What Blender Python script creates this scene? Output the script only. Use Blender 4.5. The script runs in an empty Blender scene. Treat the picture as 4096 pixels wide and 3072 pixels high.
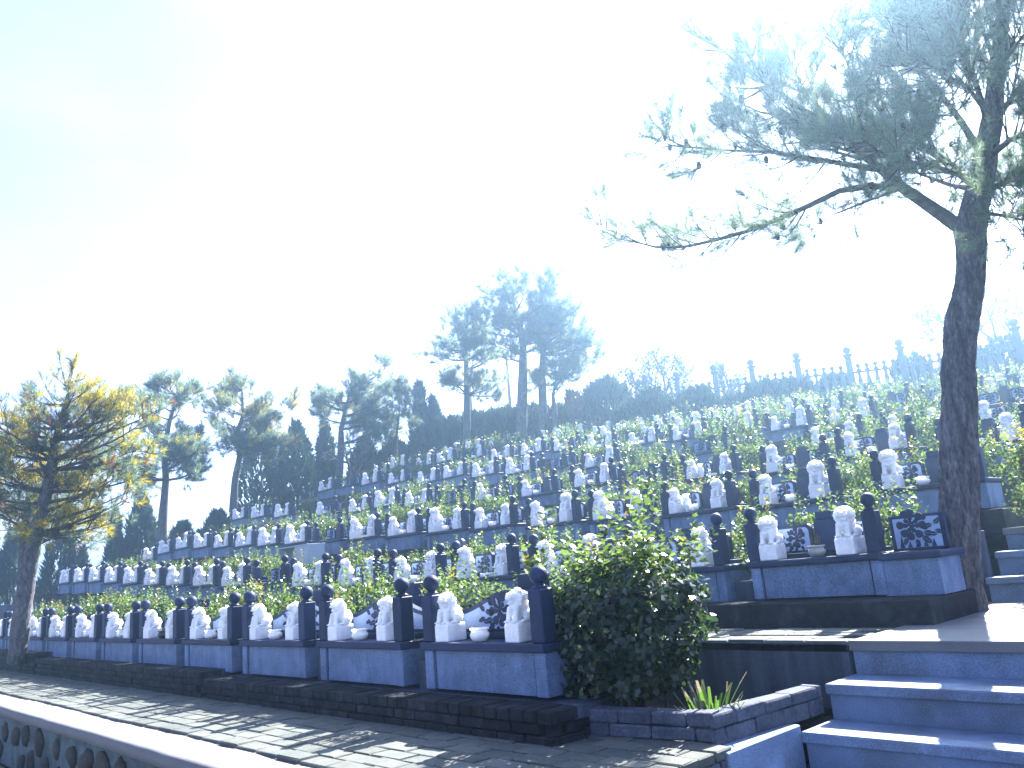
import bpy, bmesh, math, random
import numpy as np
from mathutils import Vector, Matrix

random.seed(7)
rng = np.random.default_rng(11)
SC = bpy.context.scene
COL = SC.collection
R = math.radians

# ------------------------------------------------------------------ camera
# the eye is the origin; +Y runs up the hill, the terraces run along X
F_PX, PITCH, ROLL, AZ = 800.0, R(13.0), R(5.0), R(43.4)
fw0 = Vector((-math.cos(AZ), math.sin(AZ), 0)); rt0 = Vector((math.sin(AZ), math.cos(AZ), 0)); z0 = Vector((0, 0, 1))
CFW = fw0 * math.cos(PITCH) + z0 * math.sin(PITCH)
cup = -fw0 * math.sin(PITCH) + z0 * math.cos(PITCH)
CRT = rt0 * math.cos(ROLL) - cup * math.sin(ROLL)
CUP = rt0 * math.sin(ROLL) + cup * math.cos(ROLL)
cd = bpy.data.cameras.new('camera'); cam = bpy.data.objects.new('camera', cd); COL.objects.link(cam)
cd.sensor_fit = 'HORIZONTAL'; cd.sensor_width = 36.0; cd.lens = F_PX / 1024 * 36.0
cd.clip_start = 0.05; cd.clip_end = 3000
mw = Matrix.Identity(4)
for i in range(3):
    mw[i][0], mw[i][1], mw[i][2] = CRT[i], CUP[i], -CFW[i]
cam.matrix_world = mw
SC.camera = cam

# ------------------------------------------------------------------ light
SUN_EL, SUN_AZ = R(42.0), R(100.0)
w = bpy.data.worlds.new('World'); SC.world = w; w.use_nodes = True
nt = w.node_tree; bg = nt.nodes['Background']
sky = nt.nodes.new('ShaderNodeTexSky'); sky.sky_type = 'NISHITA'; sky.sun_disc = False
sky.sun_elevation = SUN_EL; sky.sun_rotation = R(90) - SUN_AZ
sky.air_density = 1.0; sky.dust_density = 1.1; sky.ozone_density = 6.0
# thin drifting cloud over the whole sky
tcw = nt.nodes.new('ShaderNodeTexCoord'); mpw = nt.nodes.new('ShaderNodeMapping'); mpw.inputs['Scale'].default_value = (1.0, 1.0, 2.2)
nzw = nt.nodes.new('ShaderNodeTexNoise'); nzw.inputs['Scale'].default_value = 2.1; nzw.inputs['Detail'].default_value = 6.0; nzw.inputs['Roughness'].default_value = 0.52
mrw = nt.nodes.new('ShaderNodeMapRange'); mrw.inputs[1].default_value = 0.36; mrw.inputs[2].default_value = 0.66; mrw.inputs[3].default_value = 0.12; mrw.inputs[4].default_value = 0.72; mrw.interpolation_type = 'SMOOTHSTEP'
bww = nt.nodes.new('ShaderNodeRGBToBW'); cmb = nt.nodes.new('ShaderNodeCombineColor')
mlt = nt.nodes.new('ShaderNodeMath'); mlt.operation = 'MULTIPLY'; mlt.inputs[1].default_value = 1.06
mxw = nt.nodes.new('ShaderNodeMix'); mxw.data_type = 'RGBA'
nt.links.new(tcw.outputs['Generated'], mpw.inputs[0]); nt.links.new(mpw.outputs[0], nzw.inputs['Vector']); nt.links.new(nzw.outputs['Fac'], mrw.inputs[0])
hsw = nt.nodes.new('ShaderNodeHueSaturation'); hsw.inputs['Saturation'].default_value = 1.0; hsw.inputs['Hue'].default_value = 0.52
nt.links.new(sky.outputs[0], hsw.inputs['Color'])
nt.links.new(hsw.outputs[0], bww.inputs[0])
for k_ in (0, 1): nt.links.new(bww.outputs[0], cmb.inputs[k_])
nt.links.new(bww.outputs[0], mlt.inputs[0]); nt.links.new(mlt.outputs[0], cmb.inputs[2])
nt.links.new(mrw.outputs[0], mxw.inputs[0]); nt.links.new(hsw.outputs[0], mxw.inputs[6]); nt.links.new(cmb.outputs[0], mxw.inputs[7])
nt.links.new(mxw.outputs[2], bg.inputs[0]); bg.inputs[1].default_value = 0.092
sl = bpy.data.lights.new('sun', 'SUN'); sl.energy = 5.0; sl.angle = R(0.5); sl.color = (1.0, 0.96, 0.91)
sun = bpy.data.objects.new('sun', sl); COL.objects.link(sun)
SUN_DIR = Vector((math.cos(SUN_EL) * math.cos(SUN_AZ), math.cos(SUN_EL) * math.sin(SUN_AZ), math.sin(SUN_EL)))
sun.rotation_euler = SUN_DIR.to_track_quat('Z', 'Y').to_euler()
SC.view_settings.view_transform = 'Standard'; SC.view_settings.look = 'None'
SC.view_settings.gamma = 1.0; SC.view_settings.exposure = 2.75
SC.render.engine = 'CYCLES'
cy = SC.cycles
cy.use_denoising = True; cy.max_bounces = 6; cy.diffuse_bounces = 3; cy.glossy_bounces = 2
cy.transmission_bounces = 4; cy.transparent_max_bounces = 8; cy.volume_bounces = 0
cy.sample_clamp_indirect = 6.0

# ------------------------------------------------------------------ helpers
def ray(px, py):
    return CFW + CRT * ((px - 512) / F_PX) + CUP * ((384 - py) / F_PX)
def at_y(px, py, Y):
    d = ray(px, py); return d * (Y / d.y)
def at_x(px, py, X):
    d = ray(px, py); return d * (X / d.x)
def proj(P):
    P = Vector(P); z = P.dot(CFW)
    if z <= 0.1: return None
    return 512 + F_PX * P.dot(CRT) / z, 384 - F_PX * P.dot(CUP) / z
def in_frame(P, m=25):
    q = proj(P)
    return q is not None and -m < q[0] < 1024 + m and -m < q[1] < 768 + m

def tag(o, label=None, cat=None, group=None, kind=None):
    if label: o['label'] = label
    if cat: o['category'] = cat
    if group: o['group'] = group
    if kind: o['kind'] = kind
    return o
def link(name, data, parent=None, loc=(0, 0, 0), rotz=0.0, scale=None):
    o = bpy.data.objects.new(name, data); COL.objects.link(o)
    o.location = loc; o.rotation_euler = (0, 0, rotz)
    if scale is not None: o.scale = scale if hasattr(scale, '__len__') else (scale,) * 3
    if parent: o.parent = parent
    return o
def empty(name, loc=(0, 0, 0), rotz=0.0):
    o = link(name, None, None, loc, rotz); o.empty_display_size = 0.1
    return o
def children_of(o):
    return KIDS.get(o.name, [])
KIDS = {}
def copy_tree(o, parent=None):
    c = o.copy(); COL.objects.link(c); c.parent = parent
    for ch in list(o.children): copy_tree(ch, c)
    return c

def np_mesh(name, V, T, mats, mi=None, smooth=False):
    """triangle or quad mesh from numpy arrays"""
    me = bpy.data.meshes.new(name)
    V = np.asarray(V, np.float32).reshape(-1, 3); T = np.asarray(T, np.int32)
    k = T.shape[1]; n = len(T)
    me.vertices.add(len(V)); me.vertices.foreach_set('co', V.ravel())
    me.loops.add(n * k); me.loops.foreach_set('vertex_index', T.ravel())
    me.polygons.add(n)
    me.polygons.foreach_set('loop_start', np.arange(n, dtype=np.int32) * k)
    for m in (mats if isinstance(mats, (list, tuple)) else [mats]): me.materials.append(m)
    if mi is not None: me.polygons.foreach_set('material_index', np.asarray(mi, np.int32))
    if smooth: me.polygons.foreach_set('use_smooth', np.ones(n, bool))
    me.update(calc_edges=True); me.validate()
    return me

class MB:
    """collects shapes into one mesh"""
    def __init__(s): s.bm = bmesh.new()
    def box(s, x0, x1, y0, y1, z0, z1, bev=0.0, seg=1):
        b = bmesh.new()
        vs = [b.verts.new((x, y, z)) for z in (z0, z1) for x, y in ((x0, y0), (x1, y0), (x1, y1), (x0, y1))]
        for f in ((3, 2, 1, 0), (4, 5, 6, 7), (0, 1, 5, 4), (1, 2, 6, 5), (2, 3, 7, 6), (3, 0, 4, 7)):
            b.faces.new([vs[i] for i in f])
        if bev > 0: bmesh.ops.bevel(b, geom=b.edges[:], offset=bev, segments=seg, affect='EDGES', profile=0.5)
        return s._add(b)
    def _add(s, b):
        me = bpy.data.meshes.new('tmp'); b.to_mesh(me); b.free(); s.bm.from_mesh(me); bpy.data.meshes.remove(me)
        return s
    def ell(s, c, r, seg=16, rings=10, rot=None):
        b = bmesh.new(); bmesh.ops.create_uvsphere(b, u_segments=seg, v_segments=rings, radius=1.0)
        M = Matrix.Diagonal((r[0], r[1], r[2], 1)) if hasattr(r, '__len__') else Matrix.Diagonal((r, r, r, 1))
        if rot is not None: M = rot.to_4x4() @ M
        bmesh.ops.transform(b, matrix=Matrix.Translation(c) @ M, verts=b.verts)
        return s._add(b)
    def lathe(s, prof, c=(0, 0, 0), seg=20):
        n = len(prof); vs = []
        for r, z in prof:
            vs.append([s.bm.verts.new((c[0] + r * math.cos(2 * math.pi * k / seg), c[1] + r * math.sin(2 * math.pi * k / seg), c[2] + z)) for k in range(seg)])
        for i in range(n - 1):
            for k in range(seg):
                a, b_ = vs[i], vs[i + 1]
                s.bm.faces.new((a[k], a[(k + 1) % seg], b_[(k + 1) % seg], b_[k]))
        s.bm.faces.new(list(reversed(vs[0]))); s.bm.faces.new(vs[-1])
        return s
    def prism(s, pts, y0, y1):
        """outline in x,z (counter-clockwise from the front) pushed from y0 to y1"""
        a = [s.bm.verts.new((x, y0, z)) for x, z in pts]; b = [s.bm.verts.new((x, y1, z)) for x, z in pts]
        n = len(pts)
        s.bm.faces.new(a); s.bm.faces.new(list(reversed(b)))
        for i in range(n): s.bm.faces.new((a[(i + 1) % n], a[i], b[i], b[(i + 1) % n]))
        return s
    def slab(s, pts, z0, z1):
        """outline in x,y pushed from z0 to z1"""
        a = [s.bm.verts.new((x, y, z0)) for x, y in pts]; b = [s.bm.verts.new((x, y, z1)) for x, y in pts]
        n = len(pts)
        s.bm.faces.new(list(reversed(a))); s.bm.faces.new(b)
        for i in range(n): s.bm.faces.new((a[i], a[(i + 1) % n], b[(i + 1) % n], b[i]))
        return s
    def tube(s, pts, radii, seg=8):
        pts = [Vector(p) for p in pts]; rings = []
        for i, p in enumerate(pts):
            d = (pts[min(i + 1, len(pts) - 1)] - pts[max(i - 1, 0)]).normalized()
            u = d.orthogonal().normalized() if i == 0 else (u - d * u.dot(d)).normalized()
            v = d.cross(u)
            rings.append([s.bm.verts.new(p + (u * math.cos(2 * math.pi * k / seg) + v * math.sin(2 * math.pi * k / seg)) * radii[i]) for k in range(seg)])
        for i in range(len(pts) - 1):
            for k in range(seg):
                s.bm.faces.new((rings[i][k], rings[i][(k + 1) % seg], rings[i + 1][(k + 1) % seg], rings[i + 1][k]))
        s.bm.faces.new(list(reversed(rings[0]))); s.bm.faces.new(rings[-1])
        return s
    def mesh(s, name, mat, smooth=False):
        bmesh.ops.recalc_face_normals(s.bm, faces=s.bm.faces[:])
        me = bpy.data.meshes.new(name); s.bm.to_mesh(me); s.bm.free()
        for m in (mat if isinstance(mat, (list, tuple)) else [mat]): me.materials.append(m)
        if smooth: me.polygons.foreach_set('use_smooth', np.ones(len(me.polygons), bool))
        return me
    def build(s, name, mat, parent=None, loc=(0, 0, 0), smooth=False):
        return link(name, s.mesh(name, mat, smooth), parent, loc)

# ------------------------------------------------------------------ materials
def material(name, base, rough=0.7, var=0.25, scale=6.0, fine=None, bump=0.0, bscale=40.0, spec=0.4, rnd=0.0, streak=0.0, streak_col=None, patch=None):
    m = bpy.data.materials.new(name); m.use_nodes = True
    N = m.node_tree.nodes; L = m.node_tree.links; P = N['Principled BSDF']
    P.inputs['Roughness'].default_value = rough; P.inputs['Specular IOR Level'].default_value = spec
    tc = N.new('ShaderNodeTexCoord'); geo = N.new('ShaderNodeNewGeometry')
    pos = geo.outputs['Position']
    if name == 'pine_bark':
        mpb = N.new('ShaderNodeMapping'); mpb.inputs['Scale'].default_value = (1.5, 1.5, 0.50); L.new(pos, mpb.inputs[0]); pos = mpb.outputs[0]
    def noise(sc, det=4.0, vec=pos, ro=0.55):
        n = N.new('ShaderNodeTexNoise'); n.inputs['Scale'].default_value = sc; n.inputs['Detail'].default_value = det
        n.inputs['Roughness'].default_value = ro; L.new(vec, n.inputs['Vector']); return n.outputs['Fac']
    def mul(c, fac, lo, hi):
        r = N.new('ShaderNodeMapRange'); L.new(fac, r.inputs[0]); r.inputs[1].default_value = 0.3; r.inputs[2].default_value = 0.7
        r.inputs[3].default_value = lo; r.inputs[4].default_value = hi
        x = N.new('ShaderNodeVectorMath'); x.operation = 'SCALE'; L.new(c, x.inputs[0]); L.new(r.outputs[0], x.inputs['Scale'])
        return x.outputs[0]
    rgb = N.new('ShaderNodeRGB'); rgb.outputs[0].default_value = (*base, 1); c = rgb.outputs[0]
    if patch:
        pr = N.new('ShaderNodeMapRange'); L.new(noise(patch[1], 5.0), pr.inputs[0]); pr.inputs[1].default_value = 0.48; pr.inputs[2].default_value = 0.62
        mx = N.new('ShaderNodeMix'); mx.data_type = 'RGBA'; L.new(pr.outputs[0], mx.inputs[0]); L.new(c, mx.inputs[6]); mx.inputs[7].default_value = (*patch[0], 1); c = mx.outputs[2]
    c = mul(c, noise(scale), 1 - var, 1 + var)
    if fine: c = mul(c, noise(fine[0], 2.0), 1 - fine[1], 1 + fine[1])
    if streak:
        mp = N.new('ShaderNodeMapping'); mp.inputs['Scale'].default_value = (5.0, 5.0, 0.35); L.new(pos, mp.inputs[0])
        c = mul(c, noise(1.6, 4.0, mp.outputs[0], 0.65), 1 - streak, 1 + streak * 0.6)
    if rnd:
        oi = N.new('ShaderNodeObjectInfo')
        r = N.new('ShaderNodeMapRange'); L.new(oi.outputs['Random'], r.inputs[0]); r.inputs[3].default_value = 1 - rnd; r.inputs[4].default_value = 1 + rnd
        x = N.new('ShaderNodeVectorMath'); x.operation = 'SCALE'; L.new(c, x.inputs[0]); L.new(r.outputs[0], x.inputs['Scale']); c = x.outputs[0]
    L.new(c, P.inputs['Base Color'])
    if bump:
        b = N.new('ShaderNodeBump'); b.inputs['Strength'].default_value = bump; b.inputs['Distance'].default_value = 0.03 if name == 'pine_bark' else 0.01
        L.new(noise(bscale, 5.0), b.inputs['Height']); L.new(b.outputs[0], P.inputs['Normal'])
    return m

def leaf_material(name, base, trans, tfac=0.45, rough=0.4, var=0.35, spec=0.5):
    m = bpy.data.materials.new(name); m.use_nodes = True
    N = m.node_tree.nodes; L = m.node_tree.links; P = N['Principled BSDF']; out = N['Material Output']
    P.inputs['Roughness'].default_value = rough; P.inputs['Specular IOR Level'].default_value = spec
    geo = N.new('ShaderNodeNewGeometry')
    r = N.new('ShaderNodeMapRange'); L.new(geo.outputs['Random Per Island'], r.inputs[0]); r.inputs[3].default_value = 1 - var; r.inputs[4].default_value = 1 + var
    def scaled(c):
        g = N.new('ShaderNodeRGB'); g.outputs[0].default_value = (*c, 1)
        x = N.new('ShaderNodeVectorMath'); x.operation = 'SCALE'; L.new(g.outputs[0], x.inputs[0]); L.new(r.outputs[0], x.inputs['Scale']); return x.outputs[0]
    L.new(scaled(base), P.inputs['Base Color'])
    t = N.new('ShaderNodeBsdfTranslucent'); L.new(scaled(trans), t.inputs[0])
    mx = N.new('ShaderNodeMixShader'); mx.inputs[0].default_value = tfac
    L.new(P.outputs[0], mx.inputs[1]); L.new(t.outputs[0], mx.inputs[2]); L.new(mx.outputs[0], out.inputs[0])
    return m

M = {}
M['dark'] = material('dark_granite', (0.018, 0.031, 0.078), 0.55, 0.18, 7, (220, 0.25), 0.05, 200, 0.22, rnd=0.18)
M['panel'] = material('blue_grey_granite', (0.138, 0.203, 0.345), 0.62, 0.18, 5, (120, 0.32), 0.12, 150, 0.3, rnd=0.14, streak=0.22, patch=((0.105, 0.158, 0.275), 6.0))
M['pale'] = material('pale_granite', (0.26, 0.36, 0.56), 0.55, 0.12, 9, (150, 0.12), 0.04, 150, 0.4)
M['marble'] = material('white_marble', (0.88, 0.89, 0.90), 0.5, 0.09, 22, (90, 0.05), 0.10, 90, 0.4, patch=((0.78, 0.81, 0.84), 9.0))
_p = M['marble'].node_tree.nodes['Principled BSDF']
_p.inputs['Subsurface Weight'].default_value = 0.55; _p.inputs['Subsurface Radius'].default_value = (1.0, 0.95, 0.9); _p.inputs['Subsurface Scale'].default_value = 0.035
M['step'] = material('step_granite', (0.150, 0.210, 0.325), 0.65, 0.20, 3, (150, 0.3), 0.08, 160, 0.3, patch=((0.115, 0.150, 0.215), 2.6))
M['landing'] = material('landing_slab', (0.14, 0.145, 0.155), 0.7, 0.12, 4, (120, 0.15), 0.06, 120, 0.3)
M['cap'] = material('pale_cement', (0.15, 0.15, 0.158), 0.85, 0.10, 3, (60, 0.06), 0.18, 60, 0.2)
M['cement'] = material('stained_cement', (0.070, 0.084, 0.125), 0.85, 0.2, 3.5, (40, 0.1), 0.2, 30, 0.2, streak=0.42)
M['mortar'] = material('grey_mortar', (0.09, 0.125, 0.14), 0.9, 0.22, 6, (30, 0.12), 0.35, 25, 0.2, patch=((0.055, 0.075, 0.08), 4.0))
M['cobble'] = material('brown_cobble', (0.035, 0.033, 0.03), 0.85, 0.35, 14, (60, 0.2), 0.5, 40, 0.25, rnd=0.3)
M['paver'] = material('paving_brick', (0.108, 0.116, 0.104), 0.85, 0.16, 12, (70, 0.12), 0.25, 60, 0.2, rnd=0.16, patch=((0.085, 0.098, 0.092), 3.0))
M['joint'] = material('dark_joint_sand', (0.02, 0.021, 0.02), 0.95, 0.3, 20)
M['brick'] = material('old_dark_brick', (0.016, 0.017, 0.022), 0.9, 0.3, 14, (70, 0.2), 0.45, 45, 0.2, rnd=0.3, patch=((0.03, 0.032, 0.038), 5.0))
M['block'] = material('rough_kerb_block', (0.075, 0.085, 0.115), 0.9, 0.25, 10, (60, 0.25), 0.5, 50, 0.2, rnd=0.15)
M['soil'] = material('dark_soil', (0.016, 0.013, 0.012), 0.95, 0.4, 15, (60, 0.3), 0.8, 30, 0.1)
M['earth'] = material('hill_earth', (0.03, 0.034, 0.026), 0.95, 0.35, 3, (30, 0.3), 0.6, 12, 0.1)
M['bark'] = material('pine_bark', (0.105, 0.105, 0.118), 0.92, 0.35, 14, (45, 0.35), 1.0, 26, 0.15, streak=0.35, patch=((0.15, 0.15, 0.17), 16.0))
M['twig'] = material('twig_bark', (0.07, 0.063, 0.063), 0.9, 0.3, 20)
M['fence'] = material('grey_cast_stone', (0.15, 0.185, 0.215), 0.8, 0.15, 5, (40, 0.1), 0.1, 40, 0.3)
M['lacquer'] = material('white_lacquered_board', (0.45, 0.52, 0.6), 0.35, 0.05, 3)
M['bronze'] = material('dark_glazed_bowl', (0.035, 0.03, 0.045), 0.3, 0.2, 20)
M['silver'] = material('grey_metal_censer', (0.30, 0.31, 0.33), 0.3, 0.15, 25, spec=0.7)
M['incense'] = material('incense_stick', (0.16, 0.09, 0.06), 0.9)
M['pole'] = material('pale_pole_paint', (0.55, 0.55, 0.56), 0.5, 0.1, 3)
M['cone'] = material('pine_cone_scale', (0.05, 0.038, 0.03), 0.9, 0.3, 60)
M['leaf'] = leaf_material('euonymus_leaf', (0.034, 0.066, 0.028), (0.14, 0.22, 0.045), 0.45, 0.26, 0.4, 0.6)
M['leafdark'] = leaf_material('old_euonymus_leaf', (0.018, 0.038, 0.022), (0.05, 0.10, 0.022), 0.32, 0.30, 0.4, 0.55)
M['leafyel'] = leaf_material('yellow_euonymus_leaf', (0.14, 0.115, 0.015), (0.26, 0.22, 0.02), 0.5, 0.35, 0.3)
M['needle'] = leaf_material('pine_needle', (0.066, 0.105, 0.080), (0.21, 0.30, 0.19), 0.52, 0.5, 0.4, 0.3)
M['needleyel'] = leaf_material('yellowed_pine_needle', (0.27, 0.22, 0.010), (0.52, 0.43, 0.015), 0.55, 0.5, 0.3, 0.3)
M['needlebrown'] = leaf_material('rusty_pine_needle', (0.20, 0.075, 0.03), (0.34, 0.13, 0.04), 0.45, 0.6, 0.3, 0.2)
M['cypress'] = leaf_material('cypress_spray', (0.014, 0.032, 0.026), (0.03, 0.06, 0.03), 0.30, 0.6, 0.4, 0.2)
M['dry'] = leaf_material('dry_foliage', (0.14, 0.11, 0.07), (0.15, 0.12, 0.07), 0.3, 0.8, 0.3, 0.1)
M['blade'] = leaf_material('lily_blade', (0.028, 0.070, 0.018), (0.08, 0.16, 0.025), 0.45, 0.35, 0.3)
M['bladetip'] = leaf_material('cut_lily_tip', (0.24, 0.20, 0.12), (0.20, 0.17, 0.10), 0.4, 0.7, 0.2)
M['grass'] = leaf_material('bank_grass', (0.05, 0.08, 0.03), (0.12, 0.16, 0.04), 0.4, 0.7, 0.4, 0.1)

ORD = ['zeroth', 'first', 'second', 'third', 'fourth', 'fifth', 'sixth', 'seventh', 'eighth', 'ninth', 'tenth', 'eleventh', 'twelfth',
       'thirteenth', 'fourteenth', 'fifteenth', 'sixteenth', 'seventeenth', 'eighteenth', 'nineteenth', 'twentieth', 'twenty-first', 'twenty-second', 'twenty-third']

# ------------------------------------------------------------------ the lie of the land
ROW_P = [3.60, 6.39, 9.27, 12.06, 14.85, 17.70, 20.5, 23.3]
# height of the altar slab's top along each row: (X, z)
ROW_Z = [[(-30, -0.38), (-15, -0.445), (-8.5, -0.46), (0, -0.47)],
         [(-30, 0.85), (-23.4, 0.63), (-17, 0.25), (-11, -0.02), (-8.6, -0.06), (-4, -0.13), (0, -0.12)],
         [(-29, 1.25), (-26, 1.48), (-24.9, 1.47), (-16.2, 0.96), (-12, 0.82), (-8.5, 0.63), (-5.5, 0.53), (0, 0.46)],
         [(-30, 2.15), (-26.2, 2.55), (-24, 2.26), (-6.3, 1.21), (0, 1.0)],
         [(-30, 3.1), (-26, 3.4), (-6.2, 1.81), (0, 1.5)],
         [(-30, 3.9), (-26, 4.25), (-6, 2.45), (0, 2.1)],
         [(-30, 4.6), (-26, 4.85), (-6, 3.0), (0, 2.6)],
         [(-30, 5.2), (-26, 5.4), (-6, 3.5), (0, 3.05)]]
X_LEFT, X_STAIR = -28.4, -2.574
def interp(t, x):
    return float(np.interp(x, [a for a, b in t], [b for a, b in t]))
def slab_z(i, X): return interp(ROW_Z[i], X)
T_H = 0.32                                  # altar slab top above its plinth
def plinth_z(i, X): return slab_z(i, X) - T_H
PATH_Z = -0.987
def path_z(i, X): return PATH_Z if i == 0 else (-0.63 if (i == 1 and X > -5.5) else min(plinth_z(i, X) - 0.19, 99))
WALL_Y = [None] + [p - 1.19 for p in ROW_P[1:]] + [25.4]
def top_z(X): return interp([(-60, 5.0), (-26, 5.75), (-6, 3.75), (10, 2.6)], X)

# distant ground
gm = MB(); n = 40
tag(np_obj := link('ground', np_mesh('ground', [(-400, -400, -1.66), (400, -400, -1.66), (400, 400, -1.66), (-400, 400, -1.66)], [(0, 1, 2, 3)], M['earth'])), kind='structure')
# the lower yard in front of the stairs
tag(MB().box(-30, 8, -12, 2.1, -1.64, -1.60).build('lower_yard', M['landing']), kind='structure')

# terraces of earth, one stepped sheet
def hill():
    xs = [X_LEFT - 16, X_LEFT - 7, X_LEFT - 1.5] + list(np.arange(X_LEFT, -6, 1.4)) + [-5.51, -5.49, -4.2, X_STAIR - 0.02]
    prof = []                                # (Y, function z(X))
    prof.append((2.35, lambda X: PATH_Z - 0.09))
    for i in range(len(ROW_P)):
        if i: prof.append((WALL_Y[i] + 0.10, lambda X, i=i: path_z(i, X) - 0.03))
        prof.append((WALL_Y[i + 1] + 0.09, lambda X, i=i: path_z(i, X) - 0.09))
    prof.append((25.5, lambda X: top_z(X)))
    prof.append((36, lambda X: top_z(X) + 0.3))
    prof.append((60, lambda X: -1.7))
    V = []; F = []
    for X in xs:
        for Y, fz in prof:
            z = fz(max(X, X_LEFT))
            if X < X_LEFT: z = -1.68 + (z + 1.68) * max(0, 1 - ((X_LEFT - X) / 16.0)) ** 1.6
            V.append((X, Y, z))
    n = len(prof)
    for a in range(len(xs) - 1):
        for b in range(n - 1):
            F.append((a * n + b, (a + 1) * n + b, (a + 1) * n + b + 1, a * n + b + 1))
    tag(link('hillside', np_mesh('hillside', V, F, M['earth'])), kind='structure')
    # the bank right of the stairs
    V = []; F = []; xs2 = [1.2, 4, 12, 40]
    for X in xs2:
        for Y, z in ((3.3, -1.64), (5.2, -0.7), (8.6, 0.0), (14, 1.2), (25.4, 3.0), (36, 3.2), (60, -1.7)):
            V.append((X, Y, z))
    for a in range(3):
        for b in range(6): F.append((a * 7 + b, (a + 1) * 7 + b, (a + 1) * 7 + b + 1, a * 7 + b + 1))
    tag(link('bank', np_mesh('bank', V, F, M['earth'])), kind='structure')
hill()

# soil beds behind each row of tombs (between the headstones and the next retaining wall)
def soil_beds():
    for i in range(len(ROW_P) - 1):
        m = MB(); y0, y1 = ROW_P[i] + 0.64, WALL_Y[i + 1] - 0.02
        xs = list(np.arange(X_LEFT, (-3.95 if i == 0 else -2.75), 1.3))
        for a, b in zip(xs, xs[1:]):
            za = path_z(i, a) - 0.1; zt = slab_z(i, (a + b) / 2) - 0.02
            m.box(a, b - 0.004, y0, y1, za, zt + random.uniform(-0.02, 0.02))
        tag(m.build('garden_soil', M['soil']), kind='structure')
soil_beds()

# retaining walls between the terraces
def retaining_walls():
    for i in range(1, len(ROW_P) + 1):
        o = empty('retaining_wall', (-15, WALL_Y[i], 0))
        xs = list(np.arange(X_LEFT, X_STAIR - 1.0, 2.4)) + [X_STAIR - 0.004]
        for a, b in zip(xs, xs[1:]):
            zt = (path_z(i, (a + b) / 2) if i < len(ROW_P) else top_z((a + b) / 2))
            if i == 1 and b > -6: zt = -0.63
            zb = path_z(i - 1, (a + b) / 2) - 0.35
            p = MB().box(a, b - 0.004, 0, 0.12, zb, zt - 0.012, 0.006).build('wall_section', M['cement'], o)
            p.location = (15, 0, 0)
        lab = 'dark stained cement retaining wall behind the big bush, below the %s terrace' % ORD[i + 1] if i == 1 else \
              'cement retaining wall holding up the %s terrace from the bottom' % ORD[i + 1]
        tag(o, lab, 'wall', 'retaining walls between the terraces')
retaining_walls()

# ------------------------------------------------------------------ lower path of bricks
def lower_path():
    base = tag(MB().box(-19, X_STAIR - 0.13, 2.47, 4.0, PATH_Z - 0.12, PATH_Z - 0.035).build('path', M['joint']), kind='structure')
    L, W, g = 0.30, 0.148, 0.010
    meshes = []
    for k in range(4):
        m = MB().box(-L / 2 + g / 2, L / 2 - g / 2, -W / 2 + g / 2, W / 2 - g / 2, -0.05, 0, 0.006)
        for v in m.bm.verts: v.co += Vector((random.uniform(-.003, .003), random.uniform(-.003, .003), random.uniform(-.002, .002)))
        meshes.append(m.mesh('paver', M['paver']))
    cnt = 0; rest = []
    y = 2.52
    spots = []
    row = 0
    while y < 3.72:
        x = X_STAIR - 0.16 - (0.15 if row % 2 else 0)
        while x > -18.8:
            hidden = (y > 3.42 and x < -3.6)
            if not hidden: spots.append((x, y))
            x -= L
        y += W; row += 1
    spots.sort(key=lambda s: -s[0])
    for k, (x, y) in enumerate(spots):
        yy = y + 0.012 * math.sin(x * 1.7) + random.uniform(-.002, .002)
        z = PATH_Z + random.uniform(-0.004, 0.004)
        if k < 300:
            o = link('paver', random.choice(meshes), base, (x, yy, z), random.uniform(-.012, .012))
            o.rotation_euler[0] = random.uniform(-.008, .008)
        else: rest.append((x, yy, z))
    if rest:
        m = MB()
        for x, y_, z in rest: m.box(x - L / 2 + g / 2, x + L / 2 - g / 2, y_ - W / 2 + g / 2, y_ + W / 2 - g / 2, z - 0.05, z)
        tag(m.build('far_pavers', M['paver'], base), kind='stuff')
    hm = MB().box(-L / 4 + g / 2, L / 4 - g / 2, -W / 2 + g / 2, W / 2 - g / 2, -0.05, 0, 0.006).mesh('paver', M['paver'])
    for r_ in range(1, 9, 2):
        link('paver', hm, base, (X_STAIR - 0.085, 2.52 + r_ * W, PATH_Z + random.uniform(-.003, .003)), random.uniform(-.01, .01))
    # bricks on edge closing the path's end over the steps
    for k in range(9):
        yb = 2.56 + k * 0.148
        MB().box(-0.10, 0.0, -0.068, 0.068, -0.60, -0.054, 0.006).build('edge_brick', M['block'], base, (X_STAIR - 0.014, yb, PATH_Z))
lower_path()

from mathutils import noise as mnoise
def lump(m, k):
    o = Vector((random.uniform(0, 50), random.uniform(0, 50), 0))
    for v in m.bm.verts:
        v.co *= 1 + k * mnoise.noise(v.co * 9 + o) * 1.6 + k * .5 * mnoise.noise(v.co * 25 + o)
    return m
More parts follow.
